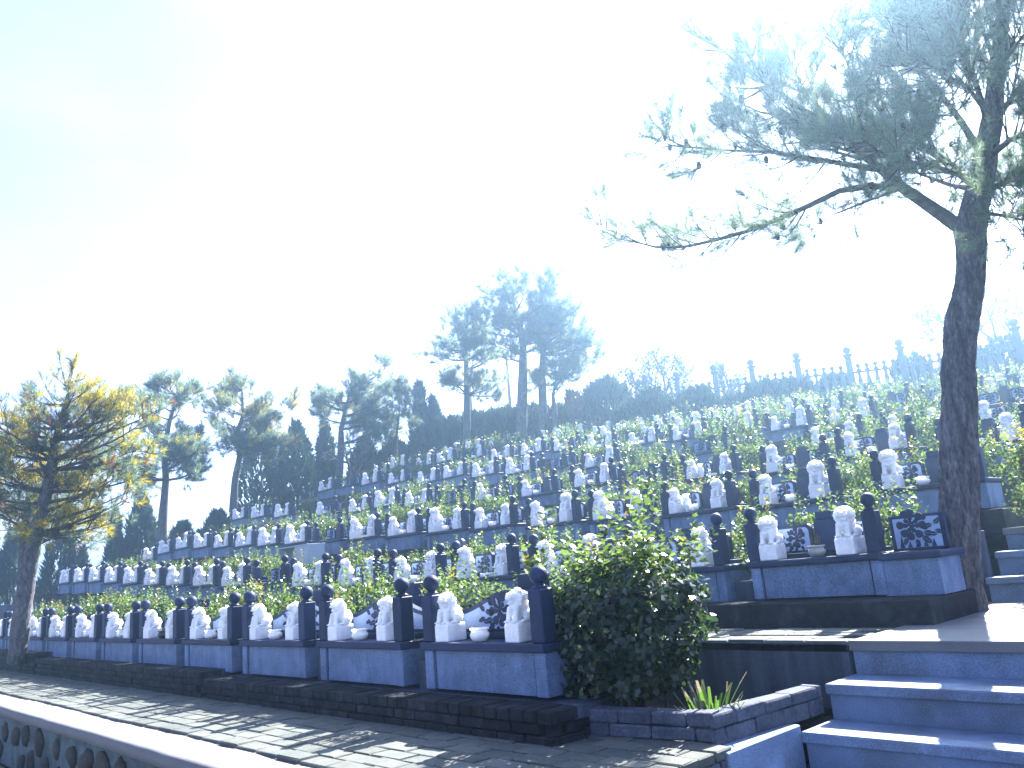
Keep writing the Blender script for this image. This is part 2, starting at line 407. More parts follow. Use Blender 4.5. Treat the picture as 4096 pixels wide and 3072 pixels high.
# ------------------------------------------------------------------ low cobble wall with pale cap
def cobble_wall():
    o = empty('cobble_wall', (-9, 2.2, -1.6))
    X0, X1 = -19.0, -3.0
    MB().box(X0, X1, 2.16, 2.45, -1.62, PATH_Z - 0.10, 0.0).build('wall_core', M['mortar'], o, (9, -2.2, 1.6))
    # cap: uneven long slab
    xs = np.arange(X0, X1 + 0.01, 0.25); V = []; F = []
    for X in xs:
        j = lambda s: random.uniform(-s, s)
        a = 2.095 + j(.006); b = 2.475 + j(.014)
        V += [(X, a + 0.05, PATH_Z - 0.115 + j(.008)), (X, a + .008, PATH_Z - 0.112 + j(.006)), (X, a + 0.004, PATH_Z - 0.030 + j(.002)), (X, a + .05, PATH_Z - 0.022), (X, b, PATH_Z - 0.022 + j(.004)), (X, b + 0.02, PATH_Z - 0.06)]
    for i in range(len(xs) - 1):
        for k in range(5): F.append((i * 6 + k, (i + 1) * 6 + k, (i + 1) * 6 + k + 1, i * 6 + k + 1))
    link('cap', np_mesh('cap', V, F, M['cap']), o, (9, -2.2, 1.6))
    # cobbles, set upright in the mortar
    x = -3.2; k = 0
    while x > -13:
        for rowz, hh in ((-1.275, .085), (-1.49, .08)):
            xx = x + random.uniform(-.06, .06) + (0.2 if rowz < -1.3 else 0)
            if random.random() < .12: continue
            r = (random.uniform(.10, .19), random.uniform(.03, .05), random.uniform(.085, .115))
            lump(MB().ell((0, 0, 0), r, 14, 10), .22).build('cobble', M['cobble'], o, (xx + 9, 2.155 - 2.2, rowz + 1.6 + random.uniform(-.04, .04)), True).rotation_euler = (0, random.uniform(-.35, .35), 0)
            k += 1
        x -= random.uniform(.36, .60)
    tag(o, 'low cobble and mortar wall with a broad pale cement cap along the path', 'wall')
cobble_wall()

# ------------------------------------------------------------------ stairs
STEPS = [(-1.60, 3.25)]
def stairs():
    o = empty('stone_stairs', (X_STAIR, 5.2, -0.63))
    X1 = 1.2
    tr = []                                          # (front Y, top z)
    for k, (y, z) in enumerate([(5.20, -0.63), (4.81, -0.836), (4.45, -1.04), (4.07, -1.245), (3.70, -1.45)]): tr.append((y, z))
    prev_back = None
    def step(y0, y1, z, h, xl=X_STAIR, name='step'):
        s = empty(name, (0, 0, 0)); s.parent = o; s.location = (-X_STAIR, -5.2, 0.63)
        if y1 - y0 > 1.0:                            # landing: several slabs
            ys = np.linspace(y0, y1, 5)
            for a, b in zip(ys, ys[1:]):
                for xa, xb in ((xl, -1.55), (-1.55, -0.5), (-0.5, X1)):
                    MB().box(xa + .002, xb - .002, a + (.0 if a == y0 else .002), b - .002, z - 0.065, z, 0.006).build('slab', M['landing'] if True else None, s)
        else:
            for xa, xb in ((xl, -1.15), (-1.15, X1)):
                MB().box(xa + .001, xb - .001, y0, y1 + 0.02, z - 0.06, z, 0.007).build('tread', M['step'], s)
        MB().box(xl + 0.012, X1, y0 + 0.03, y0 + 0.15, z - h, z - 0.062, 0.0).build('riser', M['step'], s)
        return s
    step(5.20, 7.92, -0.63, 0.26)
    step(4.81, 5.20, -0.836, 0.26); step(4.45, 4.81, -1.04, 0.26); step(4.07, 4.45, -1.245, 0.26); step(3.70, 4.07, -1.45, 0.20)
    y, z = 7.92, -0.42
    for i in range(2, 8):
        # three risers up to terrace i, then a landing
        zt = path_z(i, X_STAIR); z_prev = path_z(i - 1, X_STAIR) if i > 2 else -0.63
        r = (zt - z_prev) / 3
        y = ROW_P[i] - 1.35
        for k in range(3):
            yy = y + 0.37 * k
            step(yy, yy + (0.37 if k < 2 else ROW_P[min(i + 1, 7)] - 1.35 - y - 0.74 + (1.0 if i == 7 else 0)), z_prev + r * (k + 1), r + 0.04)
    MB().box(X_STAIR + .02, X1, 5.3, 7.9, -1.6, -0.70).build('core', M['cement'], o, (-X_STAIR, -5.2, 0.63))
    tag(o, 'broad stone steps with pale landing climbing beside the tombs', 'stairs')
    # low side curb from the third step to the end of the brick path
    c = MB().box(X_STAIR - 0.16, X_STAIR - 0.002, 3.72, 4.47, -1.6, -1.005, 0.006).build('side_curb', M['step'], o, (-X_STAIR, -5.2, 0.63))
stairs()

# ------------------------------------------------------------------ upper path in front of the second row
def upper_path():
    base = tag(MB().box(-6.5, X_STAIR - 0.004, WALL_Y[1] + 0.0, 6.05, -0.70, -0.655).build('terrace_path', M['joint']), kind='structure')
    L, W, g = 0.30, 0.148, 0.010
    me = MB().box(-L / 2 + g / 2, L / 2 - g / 2, -W / 2 + g / 2, W / 2 - g / 2, -0.05, 0, 0.006).mesh('paver', M['paver'])
    y = WALL_Y[1] + 0.075; r = 0
    while y < 6.0:
        x = X_STAIR - 0.155 - (0.15 if r % 2 else 0)
        while x > -6.4:
            link('paver', me, base, (x, y, -0.63 + random.uniform(-.004, .004)), random.uniform(-.01, .01)); x -= L
        y += W; r += 1
upper_path()

# ------------------------------------------------------------------ planter by the stairs
def planter():
    o = empty('planter', (-3.0, 3.9, PATH_Z))
    loc = (3.0, -3.9, -PATH_Z)
    pts = [(-3.78, 3.62), (-2.70, 3.80), (-2.62, 4.86)]
    T = 0.12
    def course(a, b, z0, z1, n, off):
        a = Vector(a); b = Vector(b); d = (b - a); Ls = d.length; d.normalize(); nrm = Vector((-d.y, d.x))
        ang = math.atan2(d.y, d.x)
        cuts = [0] + sorted([(k + off) / n for k in range(n) if 0.02 < (k + off) / n < 0.98]) + [1]
        for u0, u1 in zip(cuts, cuts[1:]):
            m = MB().box(u0 * Ls + .003, u1 * Ls - .003, 0, T + random.uniform(-.006, .006), z0 + .003, z1 - .003 + random.uniform(-.004, .004), 0.010, 2)
            for v in m.bm.verts: v.co += Vector((random.uniform(-.003, .003),) * 3)
            p = m.build('block', M['block'], o); p.location = (a.x + loc[0], a.y + loc[1], PATH_Z + loc[2]); p.rotation_euler = (0, 0, ang)
    course(pts[0], pts[1], 0.0, 0.075, 4, 0.6); course(pts[0], pts[1], 0.075, 0.15, 5, 0.3)
    course(pts[1], pts[2], -0.03, 0.065, 4, 0.4); course(pts[1], pts[2], 0.065, 0.14, 4, 0.8)
    MB().slab([(-3.95, 3.73), (-2.80, 3.90), (-2.73, 5.15), (-3.95, 5.15)], -0.3, -0.055).build('soil', M['soil'], o, (loc[0], loc[1], 0))
    tag(o, 'low planter of rough grey blocks filled with dark soil beside the steps', 'planter')
planter()

# ------------------------------------------------------------------ plinths of brick under the tombs
def plinth_A():
    secs = [(-3.47, -8.5, -0.80), (-8.5, -15.3, -0.735), (-15.3, -20.5, -0.66)]
    names = ['nearest dark brick plinth carrying the three lowest tombs by the bush', 'dark brick plinth in the middle of the lowest row, one step higher', 'farthest dark brick plinth of the lowest row, near the left pine']
    y0 = 3.36
    for (xa, xb, zt), lab in zip(secs, names):
        o = empty('brick_plinth', (xa, y0, PATH_Z))
        loc = (-xa, -y0, -PATH_Z)
        MB().box(xb + .004, xa - 0.04, y0 + 0.05, 4.25, PATH_Z - .1, zt - 0.02).build('core', M['brick'], o, loc)
        # courses of stretchers, then a course of bricks on end
        z = PATH_Z - 0.02; top = zt - 0.075; nco = max(1, round((top - z) / 0.062)); h = (top - z) / nco
        me = MB().box(-0.118, 0.118, 0, 0.09, 0.003, h - 0.005, 0.005).mesh('brick', M['brick'])
        half = MB().box(-0.003 - .09, .003, -0.118, 0.118, 0.003, h - 0.005, 0.005).mesh('brick', M['brick'])
        lim = 90
        for c in range(nco):
            x = xa - 0.12 - (0.12 if c % 2 else 0); k = 0
            while x > xb + 0.1 and k < lim:
                link('brick', me, o, (x - xa, random.uniform(-.006, .006) + 0.005, z + c * h - PATH_Z)); x -= 0.246; k += 1
            yy = y0 + 0.12
            while yy < 4.2 and zt < 0:
                link('brick', half, o, (random.uniform(-.004, .004), yy - y0 + (0.12 if c % 2 else 0), z + c * h - PATH_Z)); yy += 0.246
        sol = MB().box(-0.055, 0.055, -0.012, 0.22, 0, 0.07, 0.006).mesh('brick', M['brick'])
        x = xa - 0.05; k = 0
        while x > xb + 0.04:
            b = link('brick', sol, o, (x - xa, random.uniform(-.006, .004), top - PATH_Z + 0.003 + random.uniform(-.004, .004)), random.uniform(-.02, .02)); x -= 0.118; k += 1
        MB().box(xb + .004, xa - 0.01, y0 + 0.2, 4.2, zt - 0.08, zt - 0.008).build('top', M['cement'], o, loc)
        tag(o, lab, 'plinth', 'brick plinths under the lowest row')
plinth_A()

def plinth_rows():
    for i in range(1, len(ROW_P)):
        o = empty('tomb_plinth', (-15, ROW_P[i] - 0.3, 0))
        x = -2.36 if i == 1 else -2.62; step = 1.45
        while x > X_LEFT:
            z = plinth_z(i, x - step / 2)
            MB().box(x - step + .006, x - .002, 0.0, 0.95, path_z(i, x - step / 2) - 0.25, z - 0.004, 0.012, 2).build('plinth_block', M['brick'], o, (15, 0, 0))
            x -= step
        tag(o, 'dark stone plinth under the %s row of tombs from the bottom' % ORD[i + 1], 'plinth', 'plinths under the upper rows')
plinth_rows()

# ------------------------------------------------------------------ stone lions
def remeshed(m, name, vox, mat, smooth_it=2):
    me = m.mesh('tmp', mat); o = bpy.data.objects.new('tmp', me); COL.objects.link(o)
    md = o.modifiers.new('r', 'REMESH'); md.mode = 'VOXEL'; md.voxel_size = vox; md.use_smooth_shade = True
    if smooth_it:
        s = o.modifiers.new('s', 'SMOOTH'); s.iterations = smooth_it; s.factor = 0.5
    dg = bpy.context.evaluated_depsgraph_get()
    out = bpy.data.meshes.new_from_object(o.evaluated_get(dg)); out.name = name
    bpy.data.objects.remove(o); out.materials.clear(); out.materials.append(mat)
    out.polygons.foreach_set('use_smooth', np.ones(len(out.polygons), bool))
    return out
def lion_mesh(name, yaw, vox, cloth=False, seed=0):
    rd = random.Random(seed)
    m = MB(); zb = 0.112
    m.box(-.078, .078, -.105, .105, 0, zb, .006, 2)
    m.box(-.074, .074, -.098, .100, zb - .004, zb + .010, .004)
    if cloth:
        for s in (-1, 1):
            m.prism([(s * .012, .105), (s * .066, .105), (s * .05, .035)] if s > 0 else [(-.066, .105), (-.012, .105), (-.05, .035)], -.112, -.100)
        m.prism([(-.03, .06), (0, .028), (.03, .06), (0, .092)], -.113, -.100)
    z = zb + .008
    E = m.ell
    E((0, .040, z + .046), (.060, .056, .050))                       # rump
    E((0, .010, z + .078), (.052, .056, .070), rot=Matrix.Rotation(R(-22), 3, 'X'))
    E((0, -.028, z + .092), (.050, .042, .062))                      # chest
    for s in (-1, 1):
        m.tube([(s * .033, -.052, z + .095), (s * .035, -.066, z + .045), (s * .035, -.072, z + .004)], [.021, .0185, .019], 10)
        E((s * .035, -.082, z + .008), (.021, .022, .012))           # fore paw
        for k in (-1, 0, 1): E((s * .035 + k * .012, -.099, z + .006), (.0065, .008, .008), 8, 6)
        E((s * .058, .024, z + .036), (.022, .048, .038), rot=Matrix.Rotation(R(18), 3, 'X'))   # thigh
        E((s * .060, -.024, z + .010), (.019, .030, .012))           # hind paw
    m.tube([(0, .088, z + .01), (.012, .100, z + .05), (-.01, .098, z + .085), (.008, .082, z + .112)], [.013, .016, .018, .007], 8)
    # head, turned by yaw
    Rz = Matrix.Rotation(yaw, 3, 'Z'); c0 = Vector((0, -.022, z + .150))
    def H(p, r, **k): E(c0 + Rz @ Vector(p), r, rot=Rz, **k)
    H((0, .012, 0), (.064, .050, .056))                              # mane
    H((0, -.022, .012), (.047, .038, .038))                          # skull
    H((0, -.052, .005), (.034, .020, .016))                          # muzzle
    H((0, -.068, .014), (.014, .010, .010))                          # nose
    H((0, -.046, -.027), (.030, .020, .011))                         # jaw, the mouth stays open
    H((0, -.040, -.042), (.018, .014, .012))                         # beard
    for s in (-1, 1):
        H((s * .019, -.054, .028), (.014, .011, .010))               # brow
        H((s * .043, -.006, .040), (.014, .009, .016))               # ear
        H((s * .030, -.058, .004), (.010, .010, .010))               # cheek
    for k in range(16):                                              # curls round the mane
        a = R(-75 + 330 * k / 15 + 8)
        H((math.cos(a + 1.9) * .061, .004 + .008 * (k % 2), math.sin(a + 1.9) * .054), (.016, .016, .016), seg=8, rings=6)
    for k in range(14):
        a = 2 * math.pi * k / 14
        H((math.cos(a) * .040, .044 + .006 * (k % 2), -.012 + math.sin(a) * .044), (.014, .014, .015), seg=8, rings=6)
    for k in range(6):
        E((rd.uniform(-.045, .045), .05 - .004 * k, z + .12 - .012 * k), (.014, .016, .014), 8, 6)
    m.tube([(-.05, -.05, z + .10), (0, -.085, z + .083), (.05, -.05, z + .10)], [.006, .007, .006], 6)
    E((0, -.088, z + .078), (.010, .008, .011), 8, 6)                # bell on the collar
    for v in m.bm.verts:
        k = .90 if v.co.z < zb + .011 else 1.04
        v.co.x *= k; v.co.y *= k - .06
    me = remeshed(m, name, vox, M['marble'], 1)
    return me
LION = {}
for q, vox in (('near', .0042), ('mid', .0062)):
    LION[q] = [lion_mesh('lion', R(16), vox, False, 1), lion_mesh('lion', R(-16), vox, False, 2), lion_mesh('lion', R(0), vox, False, 3)]
LION_CLOTH = lion_mesh('lion', R(10), .005, True, 5)

# ------------------------------------------------------------------ bowls, vases
BOWL = MB().lathe([(.038, 0), (.046, .006), (.060, .020), (.069, .038), (.066, .054), (.056, .066), (.054, .070), (.068, .077), (.069, .088), (.060, .090), (.048, .068)], seg=24).mesh('bowl', M['marble'], True)
def bowl_mesh(mat): 
    me = BOWL.copy(); me.materials.clear(); me.materials.append(mat); return me
BOWLD = bowl_mesh(M['bronze']); BOWLS = bowl_mesh(M['silver'])
VASE = MB().lathe([(.035, 0), (.040, .01), (.032, .02), (.050, .07), (.058, .12), (.045, .17), (.030, .20), (.034, .225), (.055, .25), (.050, .252), (.026, .215)], seg=20).mesh('vase', M['marble'], True)
BLOCK = MB().box(-.09, .09, -.045, .045, 0, .045, .008, 2).mesh('offering_block', M['marble'])

# ------------------------------------------------------------------ tombs
def bell(x, w=0.58, lo=0.52, hi=0.645):
    t = min(1, abs(x) / w); return lo + (hi - lo) * (0.5 + 0.5 * math.cos(math.pi * min(1, t * 1.05))) ** 0.9
def peony(scale=1.0, flip=1, seed=3):
    """flat inlay of a peony with leaves, in x,z round the origin; front at y=0"""
    rd = random.Random(seed); bm = bmesh.new()
    def petal(cx, cz, L, W, ang, pts=7):
        out = []
        for k in range(pts * 2):
            t = k / (pts * 2) * 2 * math.pi
            u = (0.5 - 0.5 * math.cos(t)); x = u * L; y = math.sin(t) * W * (0.6 + 0.4 * u)
            out.append((cx + x * math.cos(ang) - y * math.sin(ang), cz + x * math.sin(ang) + y * math.cos(ang)))
        f = [bm.verts.new((flip * a * scale, 0, b * scale)) for a, b in out]; bm.faces.new(f)
    def leaf(cx, cz, L, W, ang):
        pr = [(0, 0), (.25, .7), (.45, .8), (.55, .55), (.75, .6), (1, 0), (.75, -.6), (.55, -.55), (.45, -.8), (.25, -.7)]
        for s in (1, -1):
            half = [(x, y) for x, y in pr if y * s > 0.01]
            loop = [(0.02, .06 * s)] + (half if s > 0 else list(reversed(half))) + [(.98, .04 * s)]
            f = [bm.verts.new((flip * (cx + x * L * math.cos(ang) - y * W * math.sin(ang)) * scale, 0, (cz + x * L * math.sin(ang) + y * W * math.cos(ang)) * scale)) for x, y in loop]
            bm.faces.new(f)
    cx, cz = .05, .03
    for n, r0, L, W in ((8, .052, .058, .0335), (7, .023, .036, .0190), (5, .003, .026, .0125)):
        for k in range(n):
            a = 2 * math.pi * k / n + rd.uniform(-.15, .15) + n
            petal(cx + r0 * math.cos(a) * .85, cz + r0 * math.sin(a), L, W, a)
    leaf(-.01, .0, .085, .028, R(165)); leaf(-.02, -.03, .10, .026, R(192)); leaf(-.01, -.05, .085, .026, R(225)); leaf(-.10, .02, .07, .022, R(140))
    leaf(-.10, -.02, .07, .02, R(200)); leaf(.03, -.07, .06, .02, R(255)); leaf(.09, -.06, .055, .02, R(300)); leaf(-.03, .05, .06, .02, R(120))
    g = bmesh.ops.extrude_face_region(bm, geom=bm.faces[:]); 
    for v in [e for e in g['geom'] if isinstance(e, bmesh.types.BMVert)]: v.co.y += .004
    bmesh.ops.recalc_face_normals(bm, faces=bm.faces[:])
    me = bpy.data.meshes.new('engraving'); bm.to_mesh(me); bm.free(); me.materials.append(M['dark']); return me
PEONY_L, PEONY_R = peony(1.12, 1), peony(1.12, -1)
PEONY_S, PEONY_SR = peony(0.85, 1, 9), peony(0.85, -1, 9)

HALF = 0.65
def tomb_parts(t, curved, pilaster_mat=None):
    P = lambda mb, n, mt, par=t, sm=False: mb.build(n, mt, par, (0, 0, 0), sm)
    P(MB().box(-.56, .56, .05, .48, 0, .268), 'body', M['dark'])
    P(MB().box(-.515, .515, .022, .06, 0.004, .266, .003), 'front_panel', M['panel'])
    for s in (-1, 1):
        P(MB().box(min(s * .532, s * .632), max(s * .532, s * .632), .006, .47, 0.002, .267, .005), 'pilaster', M['panel'])
    if curved: P(MB().box(-HALF, HALF, -.022, .50, .270, .322, .005), 'altar_slab', M['dark'])
    else: P(MB().box(-HALF, HALF, -.026, .50, .268, .322, .016, 3), 'altar_slab', M['dark'])
    P(MB().box(-.53, .53, .215, .47, .324, .362, .003), 'ledge', M['dark'])
    for s in (-1, 1):
        p = P(MB().box(s * .580 - .059, s * .580 + .059, .006, .124, .324, .652, .007), 'post', M['dark'])
        f = MB().lathe([(.050, .653), (.052, .664), (.034, .673), (.028, .684)], (s * .580, .065, 0), 16)
        f.ell((s * .580, .065, .736), .060, 20, 14)
        P(f, 'ball_finial', M['dark'], p, True)
    if curved:
        n = 24; xs = [-.58 + 1.16 * k / n for k in range(n + 1)]
        b = P(MB().prism([(-.58, .364), (.58, .364)] + [(x, bell(x)) for x in reversed(xs)], .30, .36), 'backboard', M['dark'])
        xs2 = [-.545 + 1.09 * k / n for k in range(n + 1)]
        P(MB().prism([(-.545, .385), (.545, .385)] + [(x, bell(x) - .034) for x in reversed(xs2)], .296, .302), 'inlay', M['pale'], b)
        link('engraving', PEONY_L, b, (-.15, .2925, .485)); link('engraving', PEONY_R, b, (.20, .2925, .475))
        h = P(MB().box(-.19, .19, .50, .62, .20, .64, .006), 'headstone', M['dark'])
        P(MB().box(-.115, .115, .505, .615, .64, .745, .006), 'headstone_cap', M['dark'], h)
    else:
        for s, pe in ((-1, PEONY_S), (1, PEONY_SR)):
            x0, x1 = .13, .52; c = .035
            def outl(a, b_, z0, z1, c):
                o_ = [(a, z0), (b_, z0), (b_, z1 - c), (b_ - c * .35, z1 - c * .35), (b_ - c, z1), (a + c, z1), (a + c * .35, z1 - c * .35), (a, z1 - c)]
                return o_ if s > 0 else [(-x, z) for x, z in reversed(o_)]
            b = P(MB().prism(outl(x0, x1, .364, .605, .03), .31, .36), 'side_tablet', M['dark'])
            P(MB().prism(outl(x0 + .025, x1 - .025, .385, .580, .03), .306, .312), 'inlay', M['pale'], b)
            link('engraving', pe, b, (s * .32, .3025, .475))
        h = P(MB().box(-.105, .105, .33, .45, .364, .63, .005), 'headstone', M['dark'])
        P(MB().box(-.08, .08, .335, .445, .63, .70, .005), 'headstone_cap', M['dark'], h)
        P(MB().box(-.26, .26, .50, .60, .20, .44, .005), 'headstone_base', M['dark'], h)
def proto(curved):
    t = empty('tomb'); tomb_parts(t, curved); return t
PROTO = {True: proto(True), False: proto(False)}
used = {True: False, False: False}
def place_tomb(curved, loc, label, group, sx=1.0):
    if not used[curved]: t = PROTO[curved]; used[curved] = True
    else: t = copy_tree(PROTO[curved])
    t.location = loc; t.scale = (1.0 if curved else .915, 1, 1); t.rotation_euler = (0, 0, random.uniform(-.012, .012))
    tag(t, label, 'tomb', group)
    return t

YOF = {}
TOMBS = []      # (row, index, x, z, curved)
def row_centres(i):
    if i == 0: return [-4.36 - 1.528 * k for k in range(11)]
    if i == 1: return [-3.40, -4.80, -6.18, -7.60, -9.02, -10.42] + [-11.86 - 1.42 * k for k in range(12)]
    if i == 2: return [-3.34, -4.92, -6.36, -7.78, -9.20, -10.62, -11.4 - .6] + [-13.4 - 1.45 * k for k in range(11)]
    off = [0, 0, 0, .3, .75, .15, .55, .4][i]
    return [-3.2 - off - 1.47 * k for k in range(19)]
side_meshes = {}
def build_tombs():
    for i in range(len(ROW_P)):
        k = 0
        for x in row_centres(i):
            if x < (-27.0 if i == 1 else X_LEFT + 0.4) and i > 0: continue
            x += 0 if i == 0 else random.uniform(-.05, .05) * (1 if i < 3 else 1.8)
            z = slab_z(i, x) - T_H + (0 if i == 0 else random.uniform(-.015, .015) if i < 3 else random.uniform(-.06, .06)); y = ROW_P[i] + (0 if i < 3 else random.uniform(-.10, .10))
            if i > 2 and random.random() < .09: continue
            if not (in_frame((x, y, z + .45), 45)): continue
            k += 1
            lab = '%s tomb from the %s in the %s row from the bottom' % (ORD[k], 'bush' if i == 0 else 'stairs', ORD[i + 1])
            lab = 'dark granite tomb, ' + lab.replace('tomb ', '')
            if i == 0 and k == 1: lab = 'nearest dark granite tomb with peony backboard, right beside the big bush'
            t = place_tomb(i == 0, (x, y, z), lab, 'tombs of the %s row' % ORD[i + 1])
            TOMBS.append((i, k, x, z, t)); YOF[(i, k)] = y
build_tombs()

def furnish():
    for i, k, x, z, t in TOMBS:
        y = YOF[(i, k)]; zt = z + .322
        near = 'near' if i <= 1 else 'mid'
        where = '%s tomb from the %s, %s row up' % (ORD[k], 'bush' if i == 0 else 'stairs', ORD[i + 1])
        missing = (i, k) in {(1, 99), (2, 10), (3, 9), (4, 6), (1, 8)} or (i > 2 and random.random() < 0.10)
        for s, side in ((-1, 'left'), (1, 'right')):
            if missing: continue
            if i > 2 and random.random() < .12: continue
            big = (i == 2 and k == 1)
            sc = (1.0 if i == 0 else 1.14 if i == 1 else 1.2) * (random.uniform(.95, 1.05) if i < 2 else random.uniform(.88, 1.16)) * (1.25 if big and s < 0 else 1.0)
            if i == 0: sc = 1.02
            me = LION_CLOTH if big else random.choice(LION[near][:2] if i == 0 else LION[near])
            if i == 0: me = LION['near'][0 if s < 0 else 1]
            o = link('stone_lion', me, None, (x + (s * .42 if s < 0 else .335) * (1 if i == 0 else .93), y + .10, zt + .001), random.uniform(-.10, .10) if i < 2 else random.uniform(-.35, .35), sc)
            lab = 'white stone lion on the %s of the %s' % (side, where)
            if big: lab = 'large curly white lion with carved cloth on its base, %s end of third row' % ('left' if s < 0 else 'right')
            tag(o, lab, 'lion statue', 'white lions of the %s row' % ORD[i + 1])
        r = random.random()
        if (i, k) == (1, 1):
            c = link('censer', BOWLS, None, (x + .02, y + .09, zt + .001), 0, 1.05)
            tag(c, 'grey metal censer with incense sticks on the second row tomb nearest the stairs', 'censer')
            for q in range(6):
                a = random.uniform(0, 6.28); rr = random.uniform(.01, .035)
                MB().tube([(rr * math.cos(a), rr * math.sin(a), .058), (rr * 1.5 * math.cos(a), rr * 1.5 * math.sin(a), .16 + random.uniform(0, .03))], [.0022, .0018], 5).build('incense_stick', M['incense'], c)
        elif i == 0 and k == 5:
            tag(link('incense_bowl', BOWLD, None, (x, y + .09, zt + .001), 0, 1.0), 'dark glazed incense bowl on the fifth tomb from the bush', 'bowl')
        elif missing or (i > 3 and r < .35): pass
        elif (i > 0 and r < .35 and k > 3):
            tag(link('offering_block', BLOCK, None, (x, y + .10, zt + .001), 0, 1.0), 'low white block between the lions of the %s' % where, 'block', 'white offering blocks')
        elif i < 6:
            tag(link('incense_bowl', BOWL, None, (x - .08 + random.uniform(-.03, .03), y + .09, zt + .001), 0, 1.05 if i else 1.0), 'white stone incense bowl on the %s' % where, 'bowl', 'white incense bowls')
        if (i, k) in {(2, 3), (2, 4), (3, 4)}:
            tag(link('vase', VASE, None, (x - .22, y + .12, zt + .001), 0, 1.0), 'white stone vase beside a lion on the %s' % where, 'vase', 'white vases')
furnish()

# slab extension with a carved bamboo tablet at the right end of the second row
def end_tomb():
    t = empty('end_tablet', (-2.565, ROW_P[1], slab_z(1, -2.9) - T_H))
    MB().box(-.235, .235, -.020, .50, .268, .322, .016, 3).build('altar_slab', M['dark'], t)
    MB().box(-.235, .20, .02, .45, 0, .266, .003).build('front_panel', M['panel'], t)
    b = MB().box(-.21, .21, .25, .30, .324, .60, .006).build('tablet', M['dark'], t)
    MB().box(-.175, .175, .245, .252, .345, .575, .0).build('inlay', M['pale'], b)
    link('engraving', PEONY_R, b, (.02, .2420, .49))
    for kx in range(5):
        xx = -.13 + .06 * kx
        MB().prism([(xx - .018, .347), (xx + .018, .347), (xx + .004, .347 + random.uniform(.05, .10))], .2405, .244).build('leaf_inlay', M['dark'], b)
    MB().box(-.16, .10, .50, .60, .2, .56, .005).build('headstone', M['dark'], t)
    tag(t, 'end tablet carved with flowers and leaves beside the pine trunk, second row', 'tomb')
end_tomb()

# low filler walls in the gaps of the lowest rows
def gap_walls():
    for i in (0, 1, 2):
        cs = [x for r, k, x, z, t in TOMBS if r == i]
        for kk, (a, b) in enumerate(zip(cs, cs[1:])):
            x1, x0 = a - HALF * (1 if i == 0 else .915) - .003, b + HALF * (1 if i == 0 else .915) + .003
            if x1 - x0 < .1: continue
            z = plinth_z(i, (a + b) / 2)
            tag(MB().box(x0, x1, .12, .46, -.05, .17, .008).build('gap_wall', M['cement'], None, (0, ROW_P[i], z)),
                'low cement wall between the %s and %s tombs, %s row' % (ORD[kk + 1], ORD[kk + 2], ORD[i + 1]), 'wall', 'low walls between tombs')
gap_walls()

# white cabinet left in front of the third row
def cabinet():
    P = at_y(317, 577, ROW_P[2] - 0.62); P2 = at_y(277, 577, ROW_P[2] - 0.62)
    W = 1.35; x1 = P.x; h = 0.40
    z = path_z(2, x1 - .6) + .02
    t = empty('cabinet', (x1 - W / 2, ROW_P[2] - .62, z))
    MB().box(-W / 2, W / 2, -.22, .22, h, h + .025, .003).build('top', M['lacquer'], t)
    MB().box(-W / 2 + .02, -W / 2 + .045, -.2, .2, 0, h - .001).build('end_panel', M['lacquer'], t)
    MB().box(.12, W / 2 - .02, -.2, -.18, 0.02, h - .001).build('door', M['lacquer'], t)
    MB().box(.09, .115, -.2, .2, 0, h - .001).build('divider', M['lacquer'], t)
    MB().box(W / 2 - .018, W / 2 - .002, -.2, .2, 0, h - .001).build('end_panel', M['lacquer'], t)
    tag(t, 'white open cabinet lying in front of the third row of tombs', 'cabinet')
cabinet()

# ------------------------------------------------------------------ foliage
def unit(a): return a / np.maximum(np.linalg.norm(a, axis=-1, keepdims=True), 1e-9)
def leaf_quads(C, Nrm, size, asp=0.55, rg=rng):
    """diamond leaves with a fold; C centres, Nrm normals"""
    n = len(C); Nrm = unit(Nrm); t = unit(np.cross(Nrm, rg.normal(size=(n, 3)))); b = np.cross(Nrm, t)
    s = size * rg.uniform(.7, 1.25, (n, 1)); wd = s * asp
    V = np.stack([C - t * s * .5, C + b * wd * .5 + Nrm * s * .06 - t * s * .05, C + t * s * .5, C - b * wd * .5 + Nrm * s * .06 - t * s * .05], 1)
    return V
def quads_to_mesh(name, V, mats, mi):
    n = len(V); return np_mesh(name, V.reshape(-1, 3), np.arange(n * 4).reshape(n, 4), mats, mi)

